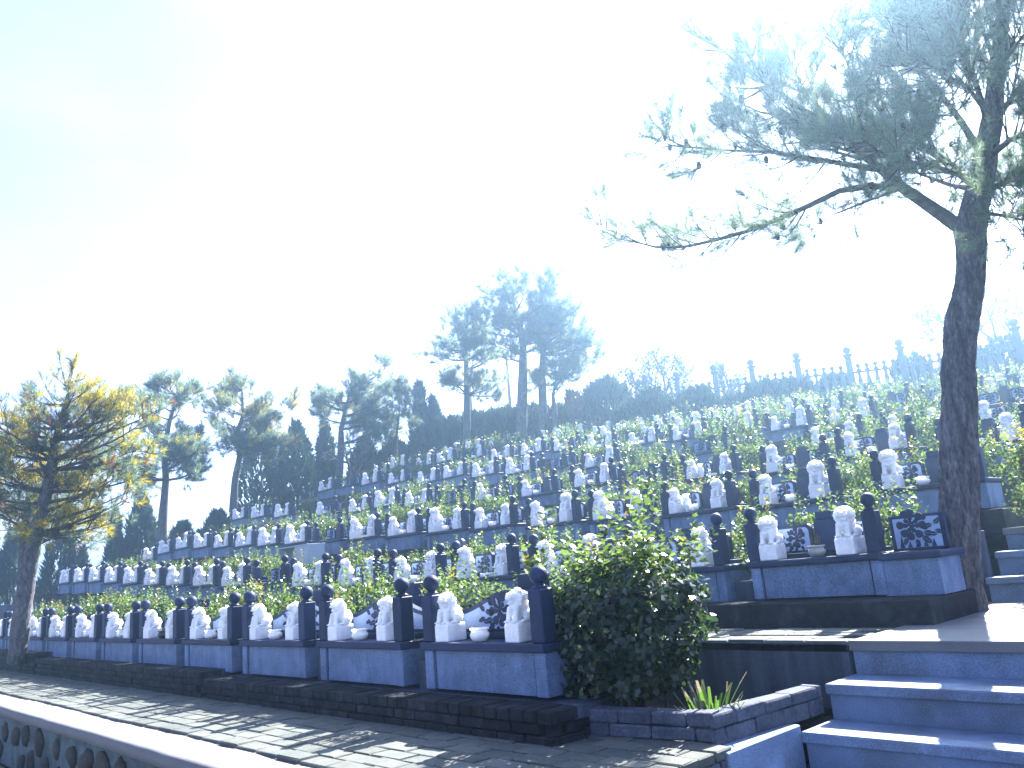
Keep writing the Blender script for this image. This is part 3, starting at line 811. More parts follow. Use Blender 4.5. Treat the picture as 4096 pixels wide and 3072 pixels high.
def sprout(P0, h, nl, size, rg, lean=.12):
    """upright shoot with leaves in pairs"""
    d = np.array([rg.normal() * lean, rg.normal() * lean, 1.0]); d /= np.linalg.norm(d)
    C, N_ = [], []
    for k in range(nl):
        u = (k + .5) / nl; p = P0 + d * h * u; a = k * 2.4 + rg.uniform(0, .6)
        o = np.array([math.cos(a), math.sin(a), .55]); o /= np.linalg.norm(o)
        C.append(p + o * size * .5); N_.append(np.array([math.cos(a) * -.5, math.sin(a) * -.5, .8]) + rg.normal(size=3) * .25)
    return np.array(C), np.array(N_)
def hedge_mesh(name, lx, ly, h, n, size, n_sprout, seed, yel=.04):
    rg = np.random.default_rng(seed)
    # rounded box surface with lumps, filled inwards
    u = rg.normal(size=(n, 3)); u = unit(u); u = np.sign(u) * np.abs(u) ** .75
    rr = rg.uniform(.55, 1.0, (n, 1)) ** .6
    ph = rg.uniform(0, 6, 3)
    lump = 1 + .16 * np.sin(u[:, :1] * 6 + ph[0]) * np.cos(u[:, 1:2] * 5 + ph[1]) + .10 * np.sin(u[:, :1] * 13 + ph[2])
    C = u * rr * lump * np.array([lx / 2, ly / 2, h / 2]); C[:, 2] += h / 2
    C = C[C[:, 2] > 0]
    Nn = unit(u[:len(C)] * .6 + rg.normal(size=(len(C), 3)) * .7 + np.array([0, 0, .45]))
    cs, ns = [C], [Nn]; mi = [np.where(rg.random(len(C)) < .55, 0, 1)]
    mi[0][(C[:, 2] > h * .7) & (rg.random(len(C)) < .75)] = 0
    for k in range(n_sprout):
        p = np.array([rg.uniform(-.46, .46) * lx, rg.uniform(-.4, .4) * ly, h * rg.uniform(.75, .95)])
        c, q = sprout(p, rg.uniform(.10, .28), rg.integers(9, 18), size, rg)
        cs.append(c); ns.append(q); mi.append(np.zeros(len(c), int) + (2 if rg.random() < yel else 0))
    C = np.concatenate(cs); Nn = np.concatenate(ns); mi = np.concatenate(mi)
    mi[rg.random(len(mi)) < yel * .3] = 2
    return quads_to_mesh(name, leaf_quads(C, Nn, size, .55, rg), [M['leaf'], M['leafdark'], M['leafyel']], mi)

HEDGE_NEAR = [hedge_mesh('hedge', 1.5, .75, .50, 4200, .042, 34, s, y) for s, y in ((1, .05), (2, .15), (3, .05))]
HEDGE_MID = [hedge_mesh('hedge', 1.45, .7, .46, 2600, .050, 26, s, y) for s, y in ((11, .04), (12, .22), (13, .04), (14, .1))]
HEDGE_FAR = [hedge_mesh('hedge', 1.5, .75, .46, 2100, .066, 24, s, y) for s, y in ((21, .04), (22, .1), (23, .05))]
GAP = [hedge_mesh('gap_shrub', .34, .34, .62, 900, .042, 5, s, .08) for s in (31, 32)]
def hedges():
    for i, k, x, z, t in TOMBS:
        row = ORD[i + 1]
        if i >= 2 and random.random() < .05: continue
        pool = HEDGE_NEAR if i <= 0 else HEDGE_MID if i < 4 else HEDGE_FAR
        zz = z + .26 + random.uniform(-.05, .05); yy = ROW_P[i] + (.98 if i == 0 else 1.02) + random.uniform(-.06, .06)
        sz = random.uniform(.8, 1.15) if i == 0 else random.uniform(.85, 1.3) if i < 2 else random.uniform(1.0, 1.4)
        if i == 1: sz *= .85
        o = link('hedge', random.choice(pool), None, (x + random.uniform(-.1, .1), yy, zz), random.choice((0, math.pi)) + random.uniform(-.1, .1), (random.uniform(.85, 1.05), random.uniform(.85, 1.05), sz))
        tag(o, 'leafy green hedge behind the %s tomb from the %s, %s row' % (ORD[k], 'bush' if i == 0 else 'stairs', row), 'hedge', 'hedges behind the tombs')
    for i in (0, 1, 2, 3, 4):
        cs = [(k, x, z) for r, k, x, z, t in TOMBS if r == i]
        for (k, a, z), (k2, b, z2) in zip(cs, cs[1:]):
            if i > 0 and random.random() < .45: continue
            o = link('gap_shrub', random.choice(GAP), None, ((a + b) / 2, ROW_P[i] + (.30 if i == 0 else .42), (z + z2) / 2 + random.uniform(.10, .2)), random.uniform(0, 6), random.uniform(.85, 1.15))
            tag(o, 'small green shrub in the gap between the %s and %s tombs, %s row' % (ORD[k], ORD[k2], ORD[i + 1]), 'shrub', 'shrubs between the tombs')
hedges()

# the big clipped bush beside the planter
def big_bush():
    rg = np.random.default_rng(77)
    t = empty('big_bush', (-3.50, 4.14, -0.95))
    n = 7600; lx, ly, h = 1.08, .98, .90
    u = unit(rg.normal(size=(n, 3))); u = np.sign(u) * np.abs(u) ** .72
    rr = rg.uniform(.35, 1.0, (n, 1)) ** .45
    lump = 1 + .10 * np.sin(u[:, :1] * 7 + 1) * np.cos(u[:, 1:2] * 6) + .07 * np.sin(u[:, 2:3] * 11 + 2)
    C = u * rr * lump * np.array([lx / 2, ly / 2, h / 2])
    # narrower towards the foot, wider above
    zt = (C[:, 2] / h + .5)
    sh = np.interp(zt, [0, .25, .55, 1], [.80, .90, 1.0, .98])[:, None]
    C[:, :2] *= sh; C[:, :2] += np.array([-.687, -.727]) * (np.clip(.55 - zt, 0, 1) * .22)[:, None]; C[:, 2] += h / 2 + .05
    Nn = unit(u * .9 + rg.normal(size=(n, 3)) * .55 + np.array([0, -.1, .35]))
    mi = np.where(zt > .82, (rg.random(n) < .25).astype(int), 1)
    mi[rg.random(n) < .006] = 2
    cs, ns, ms = [C], [Nn], [mi]
    for k in range(120):
        p = np.array([rg.uniform(-.47, .47) * lx, rg.uniform(-.45, .45) * ly, h * .97 + rg.uniform(-.03, .06)])
        tall = rg.random() < .24
        c, q = sprout(p, rg.uniform(.25, .55) if tall else rg.uniform(.08, .2), int(rg.integers(14, 24) if tall else rg.integers(8, 13)), .048, rg, .10)
        cs.append(c); ns.append(q); ms.append(np.full(len(c), 2 if rg.random() < .05 else 0))
    C = np.concatenate(cs); Nn = np.concatenate(ns); mi = np.concatenate(ms)
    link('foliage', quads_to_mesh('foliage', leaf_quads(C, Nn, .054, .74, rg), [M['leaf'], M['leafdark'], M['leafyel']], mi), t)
    for k in range(7):
        a = rg.uniform(0, 6.28); r0 = rg.uniform(.03, .18)
        MB().tube([(r0 * math.cos(a), r0 * math.sin(a), -.14), (r0 * 1.5 * math.cos(a), r0 * 1.5 * math.sin(a), .22), (r0 * 2.2 * math.cos(a) + .03, r0 * 2.2 * math.sin(a), .6)], [.014, .011, .006], 6).build('stem', M['twig'], t)
    tag(t, 'large round dark green bush with tall light shoots beside the planter', 'bush')
big_bush()

def edge_bush():
    P = at_y(1035, 505, 8.6)
    t = empty('edge_bush', (P.x + .22, 8.75, -.10))
    me = hedge_mesh('foliage', .85, .7, .95, 3400, .055, 20, 51, .3)
    link('foliage', me, t, (0, 0, 0))
    MB().tube([(0, 0, -.1), (.02, 0, .4)], [.02, .012], 6).build('stem', M['twig'], t)
    tag(t, 'tall bush with yellow-green top at the right edge behind the pine trunk', 'bush')
edge_bush()

# trimmed lily clump in the planter
def lily():
    rg = np.random.default_rng(5)
    t = empty('lily_clump', (-2.88, 4.05, -1.02))
    for k in range(40):
        a = rg.uniform(0, 6.28); L = rg.uniform(.22, .36) * (1.15 if k < 3 else .9); lean = rg.uniform(.08, .65); r0 = rg.uniform(0, .09)
        d = np.array([math.cos(a) * lean, math.sin(a) * lean, 1.0]); d /= np.linalg.norm(d); side = np.array([-math.sin(a), math.cos(a), 0])
        V, F = [], []
        for q in range(6):
            u = q / 5; p = np.array([math.cos(a) * r0, math.sin(a) * r0, 0]) + d * L * u + np.array([math.cos(a), math.sin(a), -.6]) * .05 * u * u * lean * 2
            wd = .017 * (1 - .55 * u)
            V += [p - side * wd, p + np.array([math.cos(a), math.sin(a), 0]) * -.004, p + side * wd]
            if q: F += [(q * 3 - 3, q * 3 - 2, q * 3 + 1, q * 3), (q * 3 - 2, q * 3 - 1, q * 3 + 2, q * 3 + 1)]
        mi = [0] * len(F)
        if k < 22: mi[-1] = mi[-2] = 1
        link('blade', np_mesh('blade', V, F, [M['blade'], M['bladetip']], mi), t)
    tag(t, 'small clump of cut green lily leaves with pale tips in the planter', 'plant')
lily()

# fallen leaves on the planter's soil
def litter():
    rg = np.random.default_rng(9); n = 60
    C = np.stack([rg.uniform(-3.7, -2.85, n), rg.uniform(3.85, 4.9, n), np.full(n, -1.035)], 1)
    N_ = np.stack([rg.normal(size=n) * .25, rg.normal(size=n) * .25, np.ones(n)], 1)
    tag(link('leaf_litter', quads_to_mesh('leaf_litter', leaf_quads(C, N_, .05, .6, rg), [M['dry']], np.zeros(n, int))), 'dry fallen leaves scattered on the planter soil', 'leaves', kind='stuff')
litter()

# ------------------------------------------------------------------ pines
class Tree:
    def __init__(s, seed): s.rg = np.random.default_rng(seed); s.V = []; s.mi = []; s.wood = MB(); s.tw = MB(); s.cones = []
    def tuft(s, P, D, L, n, nl, wd, m):
        rg = s.rg; D = D / (np.linalg.norm(D) + 1e-9)
        u = rg.uniform(.1, 1.0, (n, 1)) ** .8
        base = P + D * L * u
        side = unit(np.cross(D, rg.normal(size=(n, 3))))
        al = np.radians(rg.uniform(28, 82, (n, 1)) * (1.15 - .5 * u))
        d = unit(D * np.cos(al) + side * np.sin(al))
        ln = nl * rg.uniform(.7, 1.15, (n, 1))
        b = unit(np.cross(d, rg.normal(size=(n, 3)))) * wd * .5
        s.V.append(np.stack([base - b, base + b, base + d * ln], 1)); s.mi.append(np.full(n, m))
    def finish(s, root, mats):
        V = np.concatenate(s.V); n = len(V)
        link('crown', np_mesh('crown', V.reshape(-1, 3), np.arange(n * 3).reshape(n, 3), mats, np.concatenate(s.mi)), root)
        s.tw.build('branches', M['twig'], root, (0, 0, 0), True)
        s.wood.build('trunk', M['bark'], root, (0, 0, 0), True)
def bez(a, b, c, n):
    return [a * (1 - t) ** 2 + b * 2 * t * (1 - t) + c * t * t for t in np.linspace(0, 1, n)]

def grow(T, pts, r0, sub_n, sub_len, tuftf, droop=.0, twig_n=4):
    """a limb along pts with side branches, twigs and tufts (tuftf(P, D, u))"""
    rg = T.rg; n = len(pts); Ls = sum(np.linalg.norm(pts[k + 1] - pts[k]) for k in range(n - 1))
    T.tw.tube([tuple(p) for p in pts], [max(r0 * (1 - .88 * k / (n - 1)), r0 * .1) for k in range(n)], 6)
    for q in range(sub_n):
        u = rg.uniform(.25, 1.0); f = u * (n - 1); k = min(int(f), n - 2); P = pts[k] + (pts[k + 1] - pts[k]) * (f - k)
        D = unit(pts[k + 1] - pts[k])
        S = unit(np.cross(D, rg.normal(size=3)))
        d = unit(D * rg.uniform(.35, 1.0) + S * rg.uniform(.5, 1.0) + np.array([0, 0, rg.uniform(-.1, .45) - droop]))
        L = sub_len * rg.uniform(.5, 1.15) * (1.15 - .45 * u)
        e = P + d * L; mid = P + d * L * .5 + np.array([0, 0, -.06 * L])
        e2 = e + np.array([0, 0, .10 * L])
        br = bez(P, mid, e2, 5); T.tw.tube([tuple(p) for p in br], [r0 * .30 * (1 - .75 * j / 4) for j in range(5)], 4)
        for w_ in range(twig_n):
            g = rg.uniform(.35, 1.0); ff = g * 4; j = min(int(ff), 3); Q = br[j] + (br[j + 1] - br[j]) * (ff - j)
            dd = unit(unit(br[j + 1] - br[j]) * .8 + rg.normal(size=3) * .55 + np.array([0, 0, .35 - droop]))
            tl = L * rg.uniform(.16, .34)
            T.tw.tube([tuple(Q), tuple(Q + dd * tl)], [r0 * .10 + .002, .0025], 3)
            tuftf(Q + dd * tl * .45, dd, u)
        tuftf(br[-1] - d * L * .08, unit(br[-1] - br[-2]), 1.0)
    tuftf(pts[-1] - unit(pts[-1] - pts[-2]) * .08, unit(pts[-1] - pts[-2]), 1.0)

def A3(v): return np.array([v[0], v[1], v[2]], float)

def big_pine():
    T = Tree(101)
    base = at_y(964, 612, 7.1); root = empty('pine_tree', base)
    o = A3(base)
    Y = 7.1
    trunk_px = [(963, 622, 27), (962, 606, 23.5), (960, 585, 20.8), (959, 550, 19.5), (959, 510, 18.6), (958.5, 470, 17.8), (958.5, 430, 17.0), (959.5, 400, 16.4), (958.5, 370, 15.4), (959, 345, 15.2), (962, 320, 15.4),
                (967, 300, 14.4), (970, 282, 13.6), (971, 264, 13.4), (971, 245, 13.8), (970, 228, 15.0), (974, 212, 13.5), (979, 190, 12.5), (985, 160, 11), (992, 120, 9.5), (997, 70, 8), (1003, 10, 6.5), (1008, -60, 5), (1012, -130, 3)]
    pts = []; rad = []
    for x, y, wpx in trunk_px:
        p = at_y(x, y, Y); d = p.dot(CFW); pts.append(A3(p) - o); rad.append(wpx * d / F_PX)
    # denser trunk with knobbly bark
    P2 = []; R2 = []
    for k in range(len(pts) - 1):
        for q in range(3):
            t = q / 3; P2.append(pts[k] * (1 - t) + pts[k + 1] * t); R2.append((rad[k] * (1 - t) + rad[k + 1] * t) * random.uniform(.97, 1.035))
    P2.append(pts[-1]); R2.append(rad[-1])
    P3, R3 = [], []
    for k in range(len(P2) - 1):
        for q in range(3): t = q / 3; P3.append(P2[k] * (1 - t) + P2[k + 1] * t); R3.append(R2[k] * (1 - t) + R2[k + 1] * t)
    P3.append(P2[-1]); R3.append(R2[-1])
    T.wood.tube([tuple(p) for p in P3], R3, 56)
    from mathutils import noise as mn
    T.wood.bm.verts.ensure_lookup_table()
    for j, v in enumerate(T.wood.bm.verts):
        c = Vector(P3[min(j // 56, len(P3) - 1)]); d = v.co - c; rr_ = max(d.length, 1e-4); a = math.atan2(d.y, d.x)
        q = Vector((math.cos(a) * 2.6, math.sin(a) * 2.6, v.co.z * 1.3))
        f = abs(mn.noise(q * 1.9)) * 1.5 + abs(mn.noise(q * 4.3 + Vector((5, 0, 0)))) * .8
        v.co = c + d * (1 + (.30 - f) * .16)
    NL, WD = .115, .0034
    def tf(n):
        def f(P, D, u):
            T.tuft(P, np.asarray(D) + np.array([0, 0, .12]), T.rg.uniform(.14, .27), n, NL, WD, 0)
            if T.rg.random() < .05: T.cones.append(P)
        return f
    def limb(px_list, r, sub_n, sub_len, tw=4, n=34):
        ps = [A3(at_y(x, y, yy)) - o for x, y, yy in px_list]
        # smooth
        out = []
        for k in range(len(ps) - 1):
            for q in range(3): t = q / 3; out.append(ps[k] * (1 - t) + ps[k + 1] * t)
        out.append(ps[-1])
        grow(T, out, r * .8, int(sub_n * 1.65), sub_len, tf(int(n * 2.9)), 0.0, tw)
    # the heavy first fork to the left, then the long low branch
    limb([(966, 232, 7.1), (948, 219, 7.05), (925, 203, 6.95), (903, 188, 6.85), (882, 170, 6.75), (858, 150, 6.7), (832, 128, 6.6), (800, 108, 6.55), (772, 88, 6.5), (740, 66, 6.5), (707, 36, 6.5)], .085, 26, .52)
    limb([(903, 188, 6.85), (870, 186, 6.75), (839, 191, 6.7), (808, 206, 6.6), (778, 219, 6.55), (748, 231, 6.5), (717, 239.5, 6.5), (690, 246, 6.5), (672, 247.6, 6.5), (655, 247, 6.5), (640, 243, 6.5), (620, 234, 6.5), (597, 223, 6.5)], .038, 24, .36, 3, 30)
    limb([(882, 170, 6.75), (850, 165, 6.5), (810, 158, 6.3), (770, 152, 6.2), (720, 150, 6.1), (680, 146, 6.1), (656, 128, 6.1)], .034, 20, .42)
    limb([(858, 150, 6.7), (830, 120, 6.9), (805, 92, 7.0), (790, 61, 7.0), (766, 18, 7.0)], .034, 18, .44)
    limb([(832, 128, 6.6), (800, 120, 6.3), (760, 112, 6.2), (728, 98, 6.2)], .026, 12, .36, 3)
    limb([(903, 188, 6.85), (870, 200, 7.2), (835, 214, 7.4), (800, 236, 7.5)], .022, 10, .34, 3)
    # higher limbs
    limb([(979, 190, 7.1), (950, 165, 7.0), (915, 140, 6.9), (880, 110, 6.8), (850, 70, 6.8), (830, 20, 6.8)], .05, 24, .55)
    limb([(985, 160, 7.1), (960, 120, 7.3), (930, 80, 7.5), (905, 35, 7.6), (890, -20, 7.7)], .045, 24, .6)
    limb([(990, 130, 7.1), (975, 80, 6.9), (950, 30, 6.7), (925, -30, 6.6)], .04, 24, .6)
    limb([(979, 190, 7.1), (960, 175, 6.6), (930, 165, 6.2), (895, 160, 5.9), (860, 140, 5.8)], .035, 20, .5)
    limb([(979, 190, 7.1), (950, 185, 7.7), (910, 170, 8.2), (870, 150, 8.5)], .035, 22, .55)
    limb([(985, 160, 7.1), (1010, 140, 7.0), (1040, 130, 6.9), (1080, 110, 6.9)], .04, 22, .55)
    limb([(979, 190, 7.1), (1000, 185, 7.4), (1030, 175, 7.6), (1070, 185, 7.8)], .04, 22, .55)
    limb([(974, 212, 7.1), (1000, 215, 6.8), (1022, 220, 6.6), (1050, 210, 6.5)], .025, 12, .4)
    limb([(990, 130, 7.1), (1010, 100, 7.4), (1040, 60, 7.6), (1090, 30, 7.8)], .04, 22, .6)
    limb([(997, 70, 7.1), (980, 20, 7.3), (960, -40, 7.5)], .03, 22, .6)
    limb([(1003, 10, 7.1), (1030, -40, 7.0), (1070, -80, 7.0)], .03, 20, .6)
    limb([(997, 70, 7.1), (1020, 40, 6.6), (1050, 0, 6.3)], .03, 20, .55)
    limb([(1003, 10, 7.1), (990, -40, 6.7), (960, -100, 6.5)], .03, 20, .6)
    limb([(992, 120, 7.1), (970, 90, 6.5), (940, 70, 6.1), (900, 50, 5.9)], .03, 20, .5)
    limb([(1008, -60, 7.1), (1008, -120, 7.1), (1010, -170, 7.1)], .03, 18, .55)
    T.finish(root, [M['needle'], M['needleyel'], M['needlebrown']])
    cm = MB()
    for k in range(5): cm.lathe([(.004, .03 - .012 * k), (.021 - .003 * abs(k - 2), .022 - .012 * k), (.012, .018 - .012 * k)], seg=9)
    cme = cm.mesh('cone', M['cone'])
    for c in T.cones[:70]:
        link('cone', cme, root, tuple(c + T.rg.normal(size=3) * .03), T.rg.uniform(0, 6), T.rg.uniform(.9, 1.4))
    tag(root, 'large pine with long low branch standing beside the stone steps at right', 'tree')
big_pine()

def far_pine(label, base, trunk, lobes, seed, tuft_n=9, nl=.22, wd=.02, yel=0.0, brown=0.0, r0=None, limbs=14, sub=7, subl=.9, tw=3, name='pine_tree'):
    """trunk: world points from the foot; lobes: (centre, radius xyz) the limbs aim for"""
    T = Tree(seed); rg = T.rg; o = A3(base); root = empty(name, base)
    pts = [A3(p) - o for p in trunk]; n = len(pts)
    r0 = r0 or .16
    P2 = []; 
    for k in range(n - 1):
        for q in range(3): t = q / 3; P2.append(pts[k] * (1 - t) + pts[k + 1] * t)
    P2.append(pts[-1]); N2 = len(P2)
    T.wood.tube([tuple(p) for p in P2], [r0 * (1 - .80 * (k / (N2 - 1)) ** 1.1) * random.uniform(.95, 1.05) for k in range(N2)], 10)
    def mat_for(P):
        h = math.sin(P[0] * 2.3 + seed) * math.cos(P[1] * 2.1 + P[2] * 1.9)
        if rg.random() < yel * (1.9 if h > .15 else .5): return 1
        if rg.random() < brown * (2.2 if h < -.35 else .15): return 2
        return 0
    def tf(P, D, u):
        D = np.asarray(D) + np.array([0, 0, .25])
        T.tuft(P, D, nl * rg.uniform(.8, 1.4), tuft_n, nl, wd, mat_for(P))
    for c, r in lobes:
        c = A3(c) - o; r = np.asarray(r, float); vol = max(3, int(limbs * (r[0] * r[2]) ** .8))
        for q in range(vol):
            u = unit(rg.normal(size=3)) * rg.uniform(.55, 1.0) ; tgt = c + u * r
            # attach on the trunk a little below the target
            hs = [p[2] for p in P2]; ht = min(max(tgt[2] - abs(rg.normal()) * .25 - .16 * np.linalg.norm((tgt - pts[-1])[:2]), hs[int(N2 * .38)]), hs[-1])
            k = int(np.argmin([abs(h - ht) for h in hs])); a = P2[k]
            mid = (a + tgt) / 2 + np.array([rg.normal() * .1, rg.normal() * .1, -.10 * np.linalg.norm(tgt - a)])
            grow(T, bez(a, mid, tgt, 6), r0 * .22, sub, subl, tf, 0.0, tw)
    T.finish(root, [M['needle'], M['needleyel'], M['needlebrown']])
    tag(root, label, 'tree', 'pines round the tombs')
    return root

def W(px, py, d):
    """point on the sight line through a pixel at distance d along the view"""
    return ray(px, py) * d
def pxr(rpx, d): return rpx * d / F_PX

def pines():
    # left pine with yellowed needles
    d = 13.2
    tr = [W(17, 662, d), W(21, 621, d), W(28, 574, d), W(36, 533, d), W(44, 503, d), W(51, 470, d), W(56, 440, d), W(66, 405, d), W(72, 385, d)]
    lob = [(W(40, 425, d), (.75, .9, .55)), (W(95, 405, d), (.8, .9, .42)), (W(105, 470, d + .4), (.85, 1.0, .6)), (W(30, 490, d + .5), (.8, 1.0, .6)), (W(125, 395, d - .3), (.35, .5, .5)), (W(85, 525, d), (.75, .9, .35)), (W(145, 445, d), (.5, .6, .2)), (W(132, 415, d - .2), (.45, .6, .4)), (W(125, 485, d + .3), (.55, .7, .4)), (W(-15, 460, d), (.6, .9, .8))]
    far_pine('leaning pine with yellow and rusty needles at the far left of the lowest row', tr[0], tr, lob, 201, 34, .12, .0062, .32, .08, .15, 20, 7, .50, 4)
    # its darker neighbour's trunk just behind
    d = 14.6
    tr = [W(27, 648, d), W(25, 600, d), W(24, 550, d), W(26, 515, d), W(31, 476, d)]
    lob = [(W(20, 500, d), (.8, .8, .5)), (W(70, 510, d), (.7, .8, .4)), (W(55, 470, d), (.7, .8, .45))]
    far_pine('darker pine directly behind the yellow left pine', tr[0], tr, lob, 202, 32, .13, .0065, .10, .05, .14, 18, 7, .5, 4)
    specs = [
        # label, trunk px list, depth, lobes (px, py, rx px, ry px), yel, brown, r0, seed
        ('second pine from the left, open crown with forked leader above the row ends', [(162, 545), (163, 515), (166, 480), (164, 450), (170, 420), (178, 395)], 27.5,
         [(148, 420, 15, 16), (184, 400, 22, 20), (170, 440, 38, 18), (195, 460, 32, 22), (140, 470, 26, 16), (150, 398, 9, 14)], .10, .02, .17, 211),
        ('third pine from the left, crooked thin trunk with yellow tufts', [(233, 512), (235, 480), (240, 455), (236, 435), (243, 415), (242, 390)], 29.5,
         [(236, 392, 18, 14), (224, 405, 15, 12), (262, 415, 24, 14), (285, 410, 18, 10), (245, 440, 30, 20), (275, 445, 20, 16)], .22, .0, .15, 212),
        ('fourth pine from the left, flat spreading crown', [(339, 478), (341, 450), (341, 430), (345, 410), (352, 388)], 31.5,
         [(330, 400, 20, 12), (360, 385, 22, 12), (350, 410, 42, 16), (385, 405, 18, 16), (372, 425, 20, 12), (388, 375, 8, 16)], .05, .0, .17, 213),
        ('small pale pine in front of the tall cypress', [(396, 460), (396, 440), (398, 425), (400, 405)], 33.0,
         [(398, 432, 20, 14), (402, 410, 14, 14), (398, 392, 6, 14)], .08, .0, .09, 214),
        ('slim pine left of the tall twin pines on the hilltop', [(467, 450), (467, 420), (467, 395), (466, 370), (466, 340), (468, 318)], 35.0,
         [(462, 330, 24, 18), (440, 350, 22, 14), (480, 350, 24, 16), (445, 385, 18, 12), (490, 385, 22, 14), (468, 315, 10, 10)], .03, .0, .19, 215),
        ('tallest hilltop pine with straight trunk, left of the twin pines', [(521, 442), (522, 410), (523, 370), (523, 345), (518, 320), (512, 295)], 34.0,
         [(505, 290, 24, 18), (520, 310, 32, 20), (495, 325, 20, 14), (535, 330, 26, 18), (510, 350, 24, 10)], .03, .0, .26, 216),
        ('right one of the twin tall pines on the hilltop', [(543, 440), (543, 410), (542, 375), (544, 345), (547, 315), (550, 290)], 34.5,
         [(550, 288, 16, 16), (562, 310, 26, 22), (575, 335, 28, 18), (596, 340, 14, 8), (545, 330, 22, 18), (590, 355, 20, 10)], .03, .0, .23, 217),
        ('short pine at the foot of the twin hilltop pines', [(556, 436), (555, 415), (553, 395), (556, 380)], 34.0,
         [(560, 378, 24, 12), (540, 385, 14, 8), (580, 370, 18, 10)], .06, .0, .15, 218),
    ]
    for lab, tp, d, lobes, ye, br, r0, seed in specs:
        tr = [W(x, y, d) for x, y in tp]
        lob = [(W(x, y, d + random.uniform(-1, 1)), (pxr(rx, d), pxr(rx, d) * .9, pxr(ry, d))) for x, y, rx, ry in lobes]
        far_pine(lab, tr[0], tr, lob, seed, 44, .22, .012, ye, br, r0, 12, 6, .72, 4)
pines()

# ------------------------------------------------------------------ cypresses and clipped evergreens
def cypress_mesh(name, seed, n=5200, top=.06, prof=None, spray=.13):
    """unit-high evergreen, radius 1 at its widest (scaled by the object)"""
    rg = np.random.default_rng(seed)
    z = rg.uniform(0, 1, n); a = rg.uniform(0, 2 * math.pi, n)
    prof = prof or [(0, .75), (.12, 1.0), (.4, .82), (.7, .48), (.9, .18), (1, top)]
    r = np.interp(z, [p for p, q in prof], [q for p, q in prof])
    ph = rg.uniform(0, 6, 4)
    lump = 1 + .13 * np.sin(a * 3 + z * 9 + ph[0]) + .10 * np.sin(a * 7 - z * 23 + ph[1]) + .08 * np.sin(z * 40 + a * 2 + ph[2])
    rr = r * lump * rg.uniform(.55, 1.02, n) ** .5
    C = np.stack([rr * np.cos(a), rr * np.sin(a), z], 1)
    nc = max(60, n // 34); ci = rg.integers(0, nc, n)          # gather the sprays into upright plumes
    z2 = rg.uniform(0, .97, nc); a2 = rg.uniform(0, 2 * math.pi, nc); r2 = np.interp(z2, [p for p, q in prof], [q for p, q in prof]) * rg.uniform(.62, 1.1, nc)
    K = np.stack([r2 * np.cos(a2), r2 * np.sin(a2), z2], 1)[ci]
    up = rg.uniform(0, 1, n); off = rg.normal(size=(n, 3)) * np.array([.13, .13, .0]) * (1 - up[:, None] * .8); off[:, 2] = (up - .45) * .16
    pick = rg.random(n) < .72
    C[pick] = (K + off)[pick]; a[pick] = a2[ci][pick]
    return C, a, rg
def build_evergreen(name, label, foot, height, radius, seed, n=5200, prof=None, spray=.30, mat='cypress', cat='tree', group='dark cypresses', lean=(0, 0), parts=True):
    C, a, rg = cypress_mesh(name, seed, n, .05, prof)
    C = C * np.array([radius, radius, height]); n = len(C)
    d = unit(np.stack([np.cos(a) * .45, np.sin(a) * .45, np.full(n, 1.0)], 1) + rg.normal(size=(n, 3)) * .22)
    ln = spray * rg.uniform(.6, 1.4, (n, 1)); b = unit(np.cross(d, rg.normal(size=(n, 3)))) * spray * .16
    V = np.stack([C - b, C + b, C + d * ln], 1)
    C[:, 0] += lean[0] * C[:, 2]
    root = empty(name, foot)
    link('crown', np_mesh('crown', V.reshape(-1, 3), np.arange(n * 3).reshape(n, 3), M[mat]), root)
    MB().tube([(0, 0, -.3), (0, 0, height * .5)], [radius * .09 + .02, .02], 7).build('trunk', M['bark'], root)
    tag(root, label, cat, group)
    return root
